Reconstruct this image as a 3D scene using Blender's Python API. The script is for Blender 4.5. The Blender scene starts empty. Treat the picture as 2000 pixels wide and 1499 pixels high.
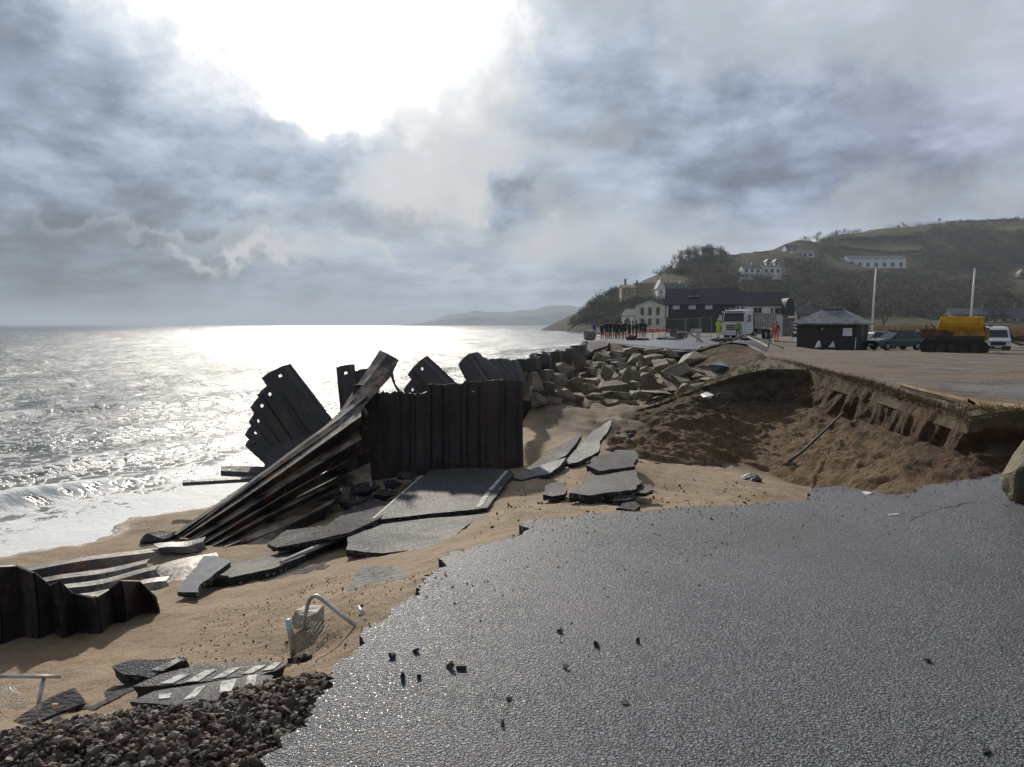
import bpy, bmesh, math, random
import numpy as np
from mathutils import Vector, Matrix, noise as mnoise
random.seed(7)
C = bpy.context.scene
COL = C.collection
R = math.radians
# ------------------------------------------------------------------ camera
F, CX, CY, HZ, EYE = 1480.0, 1000.0, 749.5, 635.0, 1.6      # focal length in photograph pixels, centre, horizon row, eye height
PITCH = math.atan((CY - HZ) / F)
cam_d = bpy.data.cameras.new('camera'); cam = bpy.data.objects.new('camera', cam_d); COL.objects.link(cam)
cam.location = (0, 0, EYE); cam.rotation_euler = (math.pi / 2 - PITCH, 0, 0)
cam_d.sensor_width = 36; cam_d.lens = 36 * F / 2000; cam_d.clip_start = .05; cam_d.clip_end = 60000
C.camera = cam
# ------------------------------------------------------------------ light
SUN_AZ, SUN_EL = -13.0, 27.0
C.view_settings.view_transform = 'Standard'; C.view_settings.look = 'None'
C.view_settings.gamma = 1; C.view_settings.exposure = 0.40
C.cycles.max_bounces = 6; C.cycles.diffuse_bounces = 3; C.cycles.glossy_bounces = 3; C.cycles.volume_bounces = 0
C.cycles.transparent_max_bounces = 8; C.cycles.sample_clamp_indirect = 6; C.cycles.use_denoising = True
sun_d = bpy.data.lights.new('sun', 'SUN'); sun = bpy.data.objects.new('sun', sun_d); COL.objects.link(sun)
sun_d.energy = 3.0; sun_d.angle = R(2.0); sun_d.color = (1, .91, .78)
_sd = Vector((math.sin(R(SUN_AZ)) * math.cos(R(SUN_EL)), math.cos(R(SUN_AZ)) * math.cos(R(SUN_EL)), math.sin(R(SUN_EL))))
sun.rotation_euler = _sd.to_track_quat('Z', 'Y').to_euler(); sun.location = _sd * 200

class NT:
    """small helper for node trees"""
    def __init__(s, tree): s.t = tree; s.n = tree.nodes; s.l = tree.links
    def add(s, typ, **kw):
        n = s.n.new(typ)
        for k, v in kw.items(): setattr(n, k, v)
        return n
    def put(s, sock, v):
        if isinstance(v, bpy.types.NodeSocket): s.l.new(v, sock)
        elif v is not None: sock.default_value = v
    def m(s, op, a, b=None, c=None, clamp=False):
        n = s.add('ShaderNodeMath', operation=op); n.use_clamp = clamp
        for i, v in enumerate((a, b, c)):
            if v is not None: s.put(n.inputs[i], v)
        return n.outputs[0]
    def vm(s, op, a, b=None):
        n = s.add('ShaderNodeVectorMath', operation=op)
        s.put(n.inputs[0], a)
        if b is not None: s.put(n.inputs[1], b)
        return n.outputs['Value'] if op in ('LENGTH', 'DOT_PRODUCT') else n.outputs[0]
    def noise(s, vec, scale, detail=4, rough=.55, out=0, lac=2.0, dist=0):
        n = s.add('ShaderNodeTexNoise'); s.put(n.inputs['Vector'], vec)
        n.inputs['Scale'].default_value = scale; n.inputs['Detail'].default_value = detail
        n.inputs['Roughness'].default_value = rough; n.inputs['Lacunarity'].default_value = lac; n.inputs['Distortion'].default_value = dist
        return n.outputs[out]
    def voro(s, vec, scale, feat='F1', out=0, rand=1):
        n = s.add('ShaderNodeTexVoronoi', feature=feat); s.put(n.inputs['Vector'], vec)
        n.inputs['Scale'].default_value = scale; n.inputs['Randomness'].default_value = rand
        return n.outputs[out]
    def ramp(s, v, stops):
        n = s.add('ShaderNodeValToRGB'); s.put(n.inputs[0], v); e = n.color_ramp.elements
        while len(e) < len(stops): e.new(.5)
        for i, (p, c) in enumerate(stops):
            e[i].position = p; e[i].color = (c, c, c, 1) if isinstance(c, (int, float)) else (*c, 1)
        return n.outputs[0]
    def sstep(s, v, a, b):
        n = s.add('ShaderNodeMapRange', interpolation_type='SMOOTHSTEP'); s.put(n.inputs[0], v)
        n.inputs[1].default_value = a; n.inputs[2].default_value = b
        return n.outputs[0]
    def mix(s, f, a, b, mode='MIX'):
        n = s.add('ShaderNodeMix', data_type='RGBA', blend_type=mode)
        s.put(n.inputs[0], f)
        for i, v in ((6, a), (7, b)):
            if isinstance(v, tuple): v = (*v, 1) if len(v) == 3 else v
            s.put(n.inputs[i], v)
        return n.outputs[2]
    def mapping(s, vec, scale=(1, 1, 1), rot=(0, 0, 0), loc=(0, 0, 0)):
        n = s.add('ShaderNodeMapping'); s.put(n.inputs[0], vec)
        n.inputs['Scale'].default_value = scale; n.inputs['Rotation'].default_value = rot; n.inputs['Location'].default_value = loc
        return n.outputs[0]
    def bump(s, h, strength=.5, dist=.01, normal=None):
        n = s.add('ShaderNodeBump'); n.inputs['Strength'].default_value = strength; n.inputs['Distance'].default_value = dist
        s.put(n.inputs['Height'], h)
        if normal is not None: s.put(n.inputs['Normal'], normal)
        return n.outputs[0]

world = bpy.data.worlds.new('World'); C.world = world; world.use_nodes = True
def build_world():
    w = NT(world.node_tree); w.n.clear()
    D = w.vm('NORMALIZE', w.add('ShaderNodeTexCoord').outputs['Generated'])
    sep = w.add('ShaderNodeSeparateXYZ'); w.put(sep.inputs[0], D); x, y, z = sep.outputs
    sky = w.add('ShaderNodeTexSky', sky_type='NISHITA'); sky.sun_disc = False
    sky.sun_elevation = R(SUN_EL); sky.sun_rotation = R(SUN_AZ); sky.dust_density = 2.0
    az = w.m('ARCTAN2', x, y); el = w.m('ARCSINE', z)
    # cloud layer seen in perspective: direction / height
    zz = w.m('ADD', w.m('MAXIMUM', z, 0.0), .20)
    pl = w.add('ShaderNodeCombineXYZ'); w.put(pl.inputs[0], w.m('DIVIDE', x, zz)); w.put(pl.inputs[1], w.m('DIVIDE', y, zz)); w.put(pl.inputs[2], w.m('MULTIPLY', z, 3.0))
    P0 = pl.outputs[0]
    wc = w.noise(w.vm('ADD', D, (3.1, .4, 1.7)), 5.5, 6, .6, out=1)
    sp = w.add('ShaderNodeSeparateColor'); w.put(sp.inputs[0], wc)
    azw = w.m('ADD', az, w.m('MULTIPLY', w.m('SUBTRACT', sp.outputs[0], .5), .42))
    elw = w.m('ADD', el, w.m('MULTIPLY', w.m('SUBTRACT', sp.outputs[1], .5), .30))
    def blob(px, py, sx, sy, amp, warp=True, tilt=0):
        a0 = math.atan((px - CX) / F); e0 = math.atan((HZ - py) / F * math.cos(a0))
        u = w.m('SUBTRACT', azw if warp else az, a0); v = w.m('SUBTRACT', elw if warp else el, e0)
        if tilt: v = w.m('ADD', v, w.m('MULTIPLY', u, -tilt))
        u = w.m('DIVIDE', u, sx / F); v = w.m('DIVIDE', v, sy / F)
        r2 = w.m('ADD', w.m('MULTIPLY', u, u), w.m('MULTIPLY', v, v))
        return w.m('MULTIPLY', w.m('EXPONENT', w.m('MULTIPLY', r2, -1.0)), amp)
    def total(items):
        t = items[0]
        for i in items[1:]: t = w.m('ADD', t, i)
        return t
    n1 = w.noise(P0, 1.15, 9, .56); n2 = w.noise(w.vm('ADD', P0, (7, 3, 1)), 2.6, 8, .6)
    n3 = w.noise(w.vm('MULTIPLY', D, (1, 1, 1.9)), 6.5, 9, .58)
    base = w.m('ADD', w.m('ADD', w.m('MULTIPLY', n1, .55), w.m('MULTIPLY', n2, .25)), w.m('MULTIPLY', n3, .5))      # about .65
    steer = total([
        blob(670, 20, 300, 185, -.75), blob(790, 205, 230, 50, -.45), blob(930, 80, 130, 150, -.5), blob(620, 205, 120, 60, -.3),
        blob(120, 15, 330, 70, -.26),
        blob(600, 305, 130, 80, .75), blob(690, 265, 40, 60, .25), blob(150, 240, 280, 190, .55), blob(330, 130, 110, 70, .25), blob(520, 395, 260, 80, .40), blob(190, 400, 240, 120, .3),
        blob(1450, 250, 420, 130, .30), blob(1000, 190, 120, 40, .3), blob(1080, 110, 110, 110, .2), blob(1250, 350, 400, 50, .18), blob(1750, 420, 400, 60, .0),
        blob(880, 360, 210, 35, -.40, tilt=.05), blob(930, 240, 140, 40, -.15), blob(1030, 330, 120, 30, -.18), blob(470, 508, 170, 16, -.60), blob(300, 462, 240, 18, -.45), blob(420, 430, 200, 14, -.35), blob(800, 490, 90, 12, -.4),
        blob(1030, 497, 55, 28, -.42), blob(980, 400, 60, 30, .3),
        blob(1330, 520, 260, 38, -.30), blob(1560, 430, 160, 30, -.1), blob(1650, 120, 400, 70, -.16), blob(1450, 60, 160, 60, -.10), blob(1950, 330, 130, 60, -.2),
        blob(300, 600, 900, 62, .95, False), blob(900, 575, 400, 50, .35, False), w.m('MULTIPLY', w.sstep(el, R(3.2), R(.5)), .5),
    ])
    dens = w.sstep(w.m('ADD', base, steer), .30, .98)
    glow = blob(660, 70, 300, 200, 1.0); core = blob(680, 0, 200, 120, 1.0)
    clear = w.m('ADD', w.m('ADD', .42, w.m('MULTIPLY', glow, .48)), w.m('MULTIPLY', core, 3.5))
    shade = w.m('ADD', w.m('ADD', .11, w.m('MULTIPLY', w.sstep(n2, .36, .70), .15)), w.m('MULTIPLY', w.sstep(n3, .36, .66), .23))
    shade = w.m('ADD', shade, w.m('MULTIPLY', glow, .62))
    shade = w.m('MULTIPLY', shade, w.m('SUBTRACT', 1, w.m('ADD', blob(100, 585, 620, 85, .50, False), blob(1500, 290, 420, 110, .05))))
    shade = w.m('ADD', shade, w.m('ADD', blob(1550, 60, 560, 150, .17), w.m('ADD', blob(1350, 560, 300, 70, .14, False), blob(450, 575, 60, 110, .07, False))))
    shade = w.m('MULTIPLY', shade, w.m('SUBTRACT', 1.0, w.m('MULTIPLY', w.m('MAXIMUM', w.sstep(y, .30, -.4), w.sstep(z, .55, .85)), .58)))  # unseen sky behind and overhead dimmed to deepen contrast on shaded sides
    cc = w.mix(w.sstep(shade, .20, .74), (.70, .92, 1.22), (.95, 1.0, 1.06))
    tint = w.mix(blob(1950, 250, 400, 330, .45, False), cc, (.92, .92, 1.28))
    cloud = w.vm('MULTIPLY', tint, shade)
    bright = w.vm('MULTIPLY', w.mix(glow, (.93, .99, 1.06), (1.0, .985, .94)), clear)
    col = w.mix(dens, bright, cloud)
    col = w.vm('MULTIPLY', col, (10, 10, 10))                       # the background runs at strength 0.1
    col = w.mix(.025, col, sky.outputs[0])
    below = w.sstep(z, -.06, -.005)
    col = w.mix(below, (1.6, 1.7, 1.9), col)
    bg = w.add('ShaderNodeBackground'); w.put(bg.inputs[0], col); bg.inputs[1].default_value = .1
    out = w.add('ShaderNodeOutputWorld'); w.l.new(bg.outputs[0], out.inputs[0])
build_world()
world.cycles.sampling_method = 'MANUAL'; world.cycles.sample_map_resolution = 1024
# ------------------------------------------------------------------ geometry helpers
cP, sP = math.cos(PITCH), math.sin(PITCH)
def P(px, py, d=None, z=None):
    """point of the place seen at (px, py) of the photograph, at depth d or at height z"""
    a = (px - CX) / F; b = (CY - py) / F
    dx, dy, dz = a, cP + b * sP, -sP + b * cP
    t = (d / dy) if d is not None else (z - EYE) / dz
    return Vector((dx * t, dy * t, EYE + dz * t))
def PL(pts): return [P(p[0], p[1], d=p[2]) for p in pts]
_rs = np.random.RandomState(3)
_perm = np.concatenate([_rs.permutation(512)] * 2); _ga = _rs.rand(512) * 2 * np.pi
def perlin(x, y, seed=0):
    x = np.asarray(x, float); y = np.asarray(y, float)
    xi = np.floor(x).astype(int); yi = np.floor(y).astype(int); xf = x - xi; yf = y - yi
    def g(i, j, fx, fy):
        h = _ga[_perm[(_perm[(i + seed * 37) & 511] + j) & 511]]
        return np.cos(h) * fx + np.sin(h) * fy
    u = xf ** 3 * (xf * (xf * 6 - 15) + 10); v = yf ** 3 * (yf * (yf * 6 - 15) + 10)
    a = g(xi, yi, xf, yf); b = g(xi + 1, yi, xf - 1, yf); c = g(xi, yi + 1, xf, yf - 1); e = g(xi + 1, yi + 1, xf - 1, yf - 1)
    return (a + u * (b - a)) * (1 - v) + (c + u * (e - c)) * v
def fbm(x, y, oct=4, seed=0, gain=.5):
    t = 0; amp = 1
    for i in range(oct): t = t + amp * perlin(x * 2 ** i, y * 2 ** i, seed + i); amp *= gain
    return t
class RBF:
    def __init__(s, p, v):
        s.p = np.array(p, float); v = np.array(v, float); n = len(s.p)
        A = np.linalg.norm(s.p[:, None] - s.p[None], axis=2) + np.eye(n) * 1e-6
        Q = np.c_[np.ones(n), s.p]
        M_ = np.block([[A, Q], [Q.T, np.zeros((3, 3))]])
        s.w = np.linalg.solve(M_, np.r_[v, 0, 0, 0])
    def __call__(s, q):
        q = np.asarray(q, float); out = np.empty(len(q))
        for i in range(0, len(q), 20000):
            k = q[i:i + 20000]; D_ = np.linalg.norm(k[:, None] - s.p[None], axis=2)
            out[i:i + 20000] = D_ @ s.w[:-3] + s.w[-3] + k @ s.w[-2:]
        return out
def link(name, me, mats=None, parent=None):
    o = bpy.data.objects.new(name, me); COL.objects.link(o)
    for m_ in (mats if isinstance(mats, (list, tuple)) else [mats] if mats else []): me.materials.append(m_)
    if parent is not None: o.parent = parent
    return o
def grid_mesh(name, V, nr, nc, mat, parent=None, smooth=True, flip=False):
    """V: (nr*nc, 3) array, rows by columns"""
    me = bpy.data.meshes.new(name); V = np.ascontiguousarray(V, np.float32)
    i = (np.arange(nr - 1)[:, None] * nc + np.arange(nc - 1)[None]).ravel()
    q = np.stack([i, i + 1, i + nc + 1, i + nc], 1)
    if flip: q = q[:, ::-1]
    n = len(q); me.vertices.add(len(V)); me.vertices.foreach_set('co', V.ravel())
    me.loops.add(n * 4); me.polygons.add(n); me.loops.foreach_set('vertex_index', np.ascontiguousarray(q, np.int32).ravel())
    me.polygons.foreach_set('loop_start', np.arange(n, dtype=np.int32) * 4)
    if smooth: me.polygons.foreach_set('use_smooth', np.ones(n, bool))
    me.update(calc_edges=True); me.validate()
    return link(name, me, mat, parent)
def attr(o, name, vals):
    a = o.data.attributes.new(name, 'FLOAT', 'POINT'); a.data.foreach_set('value', np.ascontiguousarray(vals, np.float32))
def py_mesh(name, V, faces, mat, parent=None, smooth=False, mi=None):
    me = bpy.data.meshes.new(name); me.from_pydata([tuple(v) for v in V], [], [tuple(f) for f in faces])
    if smooth:
        for p in me.polygons: p.use_smooth = True
    if mi is not None:
        for p, k in zip(me.polygons, mi): p.material_index = k
    me.update(); return link(name, me, mat, parent)
class MB:
    """collects shapes, build() links them as one mesh object"""
    def __init__(s): s.v = []; s.f = []; s.k = []
    def add(s, vs, fs, k=0, M=None):
        b = len(s.v); s.v += [tuple(M @ Vector(v)) if M else tuple(v) for v in vs]
        s.f += [tuple(b + i for i in f) for f in fs]; s.k += [k] * len(fs)
    def box(s, c, size, k=0, M=None, taper=1):
        x, y, z = [i / 2 for i in size]; t = taper
        vs = [(c[0] + a * (t if e > 0 else 1) * x, c[1] + b * (t if e > 0 else 1) * y, c[2] + e * z) for e in (-1, 1) for a, b in ((-1, -1), (1, -1), (1, 1), (-1, 1))]
        s.add(vs, [(3, 2, 1, 0), (4, 5, 6, 7), (0, 1, 5, 4), (1, 2, 6, 5), (2, 3, 7, 6), (3, 0, 4, 7)], k, M)
    def prism(s, poly, off, k=0, M=None):
        """polygon (3-D points) extruded by vector off"""
        n = len(poly); off = Vector(off); vs = [Vector(p) for p in poly]; vs += [p + off for p in vs]
        s.add(vs, [tuple(range(n - 1, -1, -1)), tuple(range(n, 2 * n))] + [(i, (i + 1) % n, (i + 1) % n + n, i + n) for i in range(n)], k, M)
    def tube(s, pts, r, k=0, n=8, M=None, cap=True):
        pts = [Vector(p) for p in pts]; rr = r if isinstance(r, (list, tuple)) else [r] * len(pts); vs = []; fs = []
        for i, p in enumerate(pts):
            t = (pts[min(i + 1, len(pts) - 1)] - pts[max(i - 1, 0)]).normalized()
            a = t.orthogonal().normalized() if i == 0 else (a - t * a.dot(t)).normalized()
            b = t.cross(a)
            for j in range(n):
                q = 2 * math.pi * j / n; vs.append(p + (a * math.cos(q) + b * math.sin(q)) * rr[i])
        for i in range(len(pts) - 1):
            for j in range(n): fs.append((i * n + j, i * n + (j + 1) % n, (i + 1) * n + (j + 1) % n, (i + 1) * n + j))
        if cap: fs += [tuple(range(n - 1, -1, -1)), tuple(range((len(pts) - 1) * n, len(pts) * n))]
        s.add(vs, fs, k, M)
    def cyl(s, c, r, h, axis='z', k=0, n=16, M=None, r2=None):
        c = Vector(c); a = {'x': Vector((1, 0, 0)), 'y': Vector((0, 1, 0)), 'z': Vector((0, 0, 1))}[axis] * h / 2
        s.tube([c - a, c + a], [r, r if r2 is None else r2], k, n, M)
    def build(s, name, mat, parent=None, smooth=False):
        return py_mesh(name, s.v, s.f, mat, parent, smooth, s.k)
def empty(name, loc=(0, 0, 0), rz=0):
    o = bpy.data.objects.new(name, None); COL.objects.link(o); o.location = loc; o.rotation_euler = (0, 0, rz); o.empty_display_size = .2
    return o
def tag(o, label, cat, group=None):
    o['label'] = label; o['category'] = cat
    if group: o['group'] = group
    return o
def setting(o, kind='structure'): o['kind'] = kind; return o
def copy_tree(o, parent=None):
    c = o.copy(); COL.objects.link(c); c.parent = parent
    for ch in list(o.children): copy_tree(ch, c)
    return c
def local(o, root):
    """parent o (built in world coordinates) to root keeping its place"""
    bpy.context.view_layer.update(); o.parent = root; o.matrix_parent_inverse = root.matrix_world.inverted(); return o
def resample(pts, n):
    pts = np.array([tuple(p) for p in pts]); L = np.r_[0, np.cumsum(np.linalg.norm(np.diff(pts, axis=0), axis=1))]
    t = np.linspace(0, L[-1], n); return np.stack([np.interp(t, L, pts[:, i]) for i in range(pts.shape[1])], 1)
# ------------------------------------------------------------------ materials
def mat(name, build):
    m_ = bpy.data.materials.new(name); m_.use_nodes = True; w = NT(m_.node_tree)
    b = w.n['Principled BSDF']; co = w.add('ShaderNodeTexCoord').outputs['Object']
    build(w, b, co); return m_
def simple(name, col, rough=.6, var=.25, scale=3.0, spec=.5, metal=0, bump=0, bscale=20, emit=None):
    def f(w, b, co):
        n = w.noise(co, scale, 5, .6)
        c = w.mix(w.sstep(n, .3, .7), tuple(x * (1 - var) for x in col), tuple(min(1, x * (1 + var)) for x in col))
        w.put(b.inputs['Base Color'], c); b.inputs['Roughness'].default_value = rough; b.inputs['Metallic'].default_value = metal
        b.inputs['Specular IOR Level'].default_value = spec
        if bump: w.put(b.inputs['Normal'], w.bump(w.noise(co, bscale, 4, .6), bump, .02))
    return mat(name, f)
def m_sand(w, b, co):
    g = w.noise(co, 90, 2, .7); g2 = w.noise(co, 2.2, 5, .6); g3 = w.noise(co, .5, 4, .6)
    peb = w.sstep(w.voro(co, 34), .22, .10)
    c = w.mix(w.sstep(g2, .35, .65), (.225, .155, .093), (.31, .225, .142))
    c = w.mix(w.m('MULTIPLY', w.sstep(g3, .52, .68), .45), c, (.27, .15, .075))
    c = w.mix(w.m('MULTIPLY', w.sstep(g, .50, .66), .55), c, (.12, .08, .05))
    c = w.mix(w.m('MULTIPLY', w.sstep(g, .48, .36), .35), c, (.62, .50, .36))
    so = w.add('ShaderNodeAttribute', attribute_name='soil').outputs['Fac']; c = w.mix(w.m('MULTIPLY', w.sstep(w.m('ADD', so, w.m('MULTIPLY', w.m('SUBTRACT', g2, .5), .9)), .25, .75), .85), c, w.mix(w.sstep(g2, .35, .65), (.085, .060, .038), (.195, .145, .092)))
    sp = w.add('ShaderNodeSeparateXYZ'); w.put(sp.inputs[0], co)
    wet = w.sstep(w.m('ADD', sp.outputs[2], w.m('MULTIPLY', w.m('SUBTRACT', g3, .5), .03)), -1.80, -1.90)
    c = w.mix(wet, c, (.25, .20, .15))
    w.put(b.inputs['Base Color'], c)
    w.put(b.inputs['Roughness'], w.m('SUBTRACT', .85, w.m('MULTIPLY', wet, .70)))
    h = w.m('ADD', w.m('MULTIPLY', g, .35), w.m('ADD', w.noise(co, 14, 5, .65), w.m('MULTIPLY', peb, .12)))
    n = w.add('ShaderNodeBump'); n.inputs['Distance'].default_value = .05; w.put(n.inputs['Height'], h)
    w.put(n.inputs['Strength'], w.m('MULTIPLY', w.m('SUBTRACT', 1.0, wet), .75)); w.put(b.inputs['Normal'], n.outputs[0])
def m_earth(w, b, co):
    n1 = w.noise(co, 1.1, 6, .65); n2 = w.noise(co, 5, 6, .7); n3 = w.noise(w.mapping(co, (1, 1, 5)), .9, 5, .6)
    c = w.mix(w.sstep(n2, .35, .65), (.052, .034, .021), (.135, .088, .053))
    c = w.mix(w.m('MULTIPLY', w.sstep(n1, .45, .65), .7), c, (.15, .098, .056))
    c = w.mix(w.m('MULTIPLY', w.sstep(n3, .54, .64), .6), c, (.13, .058, .032))
    st = w.voro(w.vm('ADD', co, w.vm('MULTIPLY', w.noise(co, 4, 3, .6, out=1), (.12, .12, .12))), 5.5)
    pick = w.sstep(w.noise(co, 1.7, 3, .5), .52, .60)
    c = w.mix(w.m('MULTIPLY', w.m('MULTIPLY', w.sstep(st, .26, .15), pick), .8), c, (.27, .22, .16))
    sz = w.add('ShaderNodeSeparateXYZ'); w.put(sz.inputs[0], co)
    c = w.mix(w.m('MULTIPLY', w.sstep(w.m('ADD', sz.outputs[2], w.m('MULTIPLY', w.m('SUBTRACT', n1, .5), 1.1)), -.55, -1.15), .85), c, w.mix(w.sstep(n2, .35, .65), (.15, .095, .052), (.27, .18, .105)))
    w.put(b.inputs['Base Color'], c); b.inputs['Roughness'].default_value = .9; b.inputs['Specular IOR Level'].default_value = .25
    h = w.m('ADD', n2, w.m('ADD', w.m('MULTIPLY', w.noise(co, 22, 5, .7), .5), w.m('MULTIPLY', w.sstep(st, .4, .1), .3)))
    w.put(b.inputs['Normal'], w.bump(h, 1.0, .16))
def m_asphalt(w, b, co, dark=(.011, .012, .017), light=(.24, .27, .345), stones=84, rough=.27, strength=1.0):
    a1 = w.noise(co, stones * .8, 3, .6, dist=.3); cw = w.vm('ADD', co, w.vm('MULTIPLY', w.noise(co, 60, 2, .5, out=1), (.012, .012, .012)))
    v = w.voro(cw, stones); vc = w.voro(cw, stones, out=1)
    sp = w.add('ShaderNodeSeparateColor'); w.put(sp.inputs[0], vc); big = w.noise(co, .7, 6, .62); mid = w.noise(co, 5, 5, .65)
    chip = w.m('MULTIPLY', w.sstep(v, .62, .12), w.m('ADD', .25, w.m('MULTIPLY', sp.outputs[2], .95)))
    h = w.m('ADD', w.m('MULTIPLY', chip, .85), w.m('MULTIPLY', w.sstep(a1, .35, .68), .45))
    c = w.mix(w.sstep(h, .20, .66), dark, light)
    c = w.mix(w.m('MULTIPLY', w.sstep(sp.outputs[1], .91, .95), .7), c, (.30, .28, .26))
    c = w.mix(w.m('MULTIPLY', w.sstep(sp.outputs[0], .78, .84), .6), c, dark)
    c = w.mix(w.m('MULTIPLY', w.sstep(big, .46, .62), .45), c, w.mix(.5, c, (.11, .085, .135)))
    c = w.mix(w.m('MULTIPLY', w.sstep(mid, .56, .70), .35), c, dark)
    c = w.mix(w.m('MULTIPLY', w.sstep(w.noise(w.mapping(co, (1, 1, 1), loc=(2.4, 1.1, 0)), .33, 3, .5), .47, .60), .40), c, dark)
    w.put(b.inputs['Base Color'], c)
    w.put(b.inputs['Roughness'], w.m('ADD', rough, w.m('ADD', w.m('MULTIPLY', w.sstep(big, .40, .65), .14), w.m('MULTIPLY', sp.outputs[1], .20))))
    b.inputs['Specular IOR Level'].default_value = .5
    w.put(b.inputs['Normal'], w.bump(w.m('ADD', h, w.m('MULTIPLY', mid, .3)), strength, .012))
def m_rust(w, b, co, rust=.35, sky_sheen=0):
    n1 = w.noise(w.mapping(co, (1, 1, .35)), 1.6, 6, .65); n2 = w.noise(co, 9, 6, .7); n3 = w.noise(w.mapping(co, (3, 3, .25)), 2.6, 4, .6)
    c = w.mix(w.sstep(n2, .35, .66), (.009, .010, .0135), (.024, .021, .0245))
    c = w.mix(w.m('MULTIPLY', w.sstep(n1, .50, .66), .75 * rust), c, (.12, .050, .024))
    c = w.mix(w.m('MULTIPLY', w.sstep(w.m('ADD', w.m('MULTIPLY', n3, .6), w.m('MULTIPLY', n2, .4)), .54, .64), .6 * rust), c, (.27, .105, .040))
    if sky_sheen:
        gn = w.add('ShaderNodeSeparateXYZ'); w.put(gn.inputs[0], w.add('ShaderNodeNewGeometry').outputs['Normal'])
        c = w.mix(w.m('MULTIPLY', w.sstep(gn.outputs[2], .35, .75), w.m('MULTIPLY', w.sstep(w.noise(co, 3, 5, .65), .38, .60), sky_sheen)), c, (.33, .26, .20))  # upward faces paler: sky reflection painted into the colour
    w.put(b.inputs['Base Color'], c)
    w.put(b.inputs['Roughness'], w.m('ADD', .30, w.m('MULTIPLY', w.sstep(n2, .35, .65), .26))); b.inputs['Specular IOR Level'].default_value = .6
    w.put(b.inputs['Normal'], w.bump(w.m('ADD', n2, w.m('MULTIPLY', n1, 2)), .45, .02))
def m_rock(dark, light, moss=None, sc=1.4):
    def f(w, b, co):
        n = w.noise(co, sc, 6, .65); n2 = w.noise(co, sc * 7, 5, .7); v = w.voro(co, sc * 1.7, 'DISTANCE_TO_EDGE')
        ri = w.add('ShaderNodeObjectInfo').outputs['Random']
        c = w.mix(w.sstep(w.m('ADD', w.m('MULTIPLY', n, .6), w.m('MULTIPLY', n2, .4)), .36, .64), dark, light)
        c = w.mix(w.m('MULTIPLY', ri, .40), c, tuple(x * y for x, y in zip(dark, (1.1, .85, .7))))
        c = w.mix(w.m('MULTIPLY', w.sstep(n2, .62, .72), .5), c, tuple(min(1, x * 1.7) for x in light))
        if moss: c = w.mix(w.m('MULTIPLY', w.sstep(w.noise(co, 3.3, 5, .7), .5, .6), .75), c, moss)
        w.put(b.inputs['Base Color'], c); b.inputs['Roughness'].default_value = .72; b.inputs['Specular IOR Level'].default_value = .35
        w.put(b.inputs['Normal'], w.bump(w.m('ADD', n2, w.m('ADD', w.m('MULTIPLY', n, 1.5), w.m('MULTIPLY', w.sstep(v, .05, 0), -.3))), .7, .06))
    return f
def m_sea(w, b, co):
    foam = w.add('ShaderNodeAttribute', attribute_name='foam').outputs['Fac']; dep = w.add('ShaderNodeAttribute', attribute_name='shore').outputs['Fac']
    vv = w.vm('ADD', w.mapping(co, (1, .8, .4)), w.vm('MULTIPLY', w.noise(co, .8, 4, .6, out=1), (1.6, 1.6, .2)))
    lace = w.voro(vv, 2.1, 'DISTANCE_TO_EDGE'); lace2 = w.voro(vv, 6.3, 'DISTANCE_TO_EDGE'); n = w.noise(co, .45, 6, .65); nf = w.noise(co, 3.2, 6, .7)
    # lacy foam: threshold falls where the foam attribute is high
    t = w.m('ADD', w.m('MULTIPLY', w.sstep(lace, .22, .0), .50), w.m('ADD', w.m('MULTIPLY', w.sstep(lace2, .25, 0), .22), w.m('MULTIPLY', w.m('SUBTRACT', nf, .5), 1.0)))
    t = w.m('ADD', t, w.m('MULTIPLY', w.m('SUBTRACT', n, .5), .9))
    f = w.sstep(w.m('ADD', t, w.m('MULTIPLY', foam, 1.25)), .70, 1.12)
    c = w.mix(dep, (.20, .19, .155), (.075, .10, .105))
    w.put(b.inputs['Base Color'], w.mix(f, c, (.66, .68, .69)))
    w.put(b.inputs['Roughness'], w.m('ADD', w.m('ADD', .13, w.m('MULTIPLY', dep, .10)), w.m('MULTIPLY', f, .55))); b.inputs['IOR'].default_value = 1.333
    ws = w.mapping(co, (.75, 1.0, 1.0), rot=(0, 0, R(28)))
    h = w.m('ADD', w.m('ADD', w.m('MULTIPLY', w.noise(ws, .5, 5, .62), .75), w.m('MULTIPLY', w.noise(ws, .13, 3, .55), 2.2)), w.m('ADD', w.m('MULTIPLY', w.noise(ws, 2.6, 5, .65), .42), w.m('MULTIPLY', w.m('MULTIPLY', f, nf), .22)))
    n_ = w.add('ShaderNodeBump'); n_.inputs['Distance'].default_value = .55; w.put(n_.inputs['Height'], h)
    w.put(n_.inputs['Strength'], w.m('ADD', .16, w.m('MULTIPLY', dep, .74))); w.put(b.inputs['Normal'], n_.outputs[0])
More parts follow.
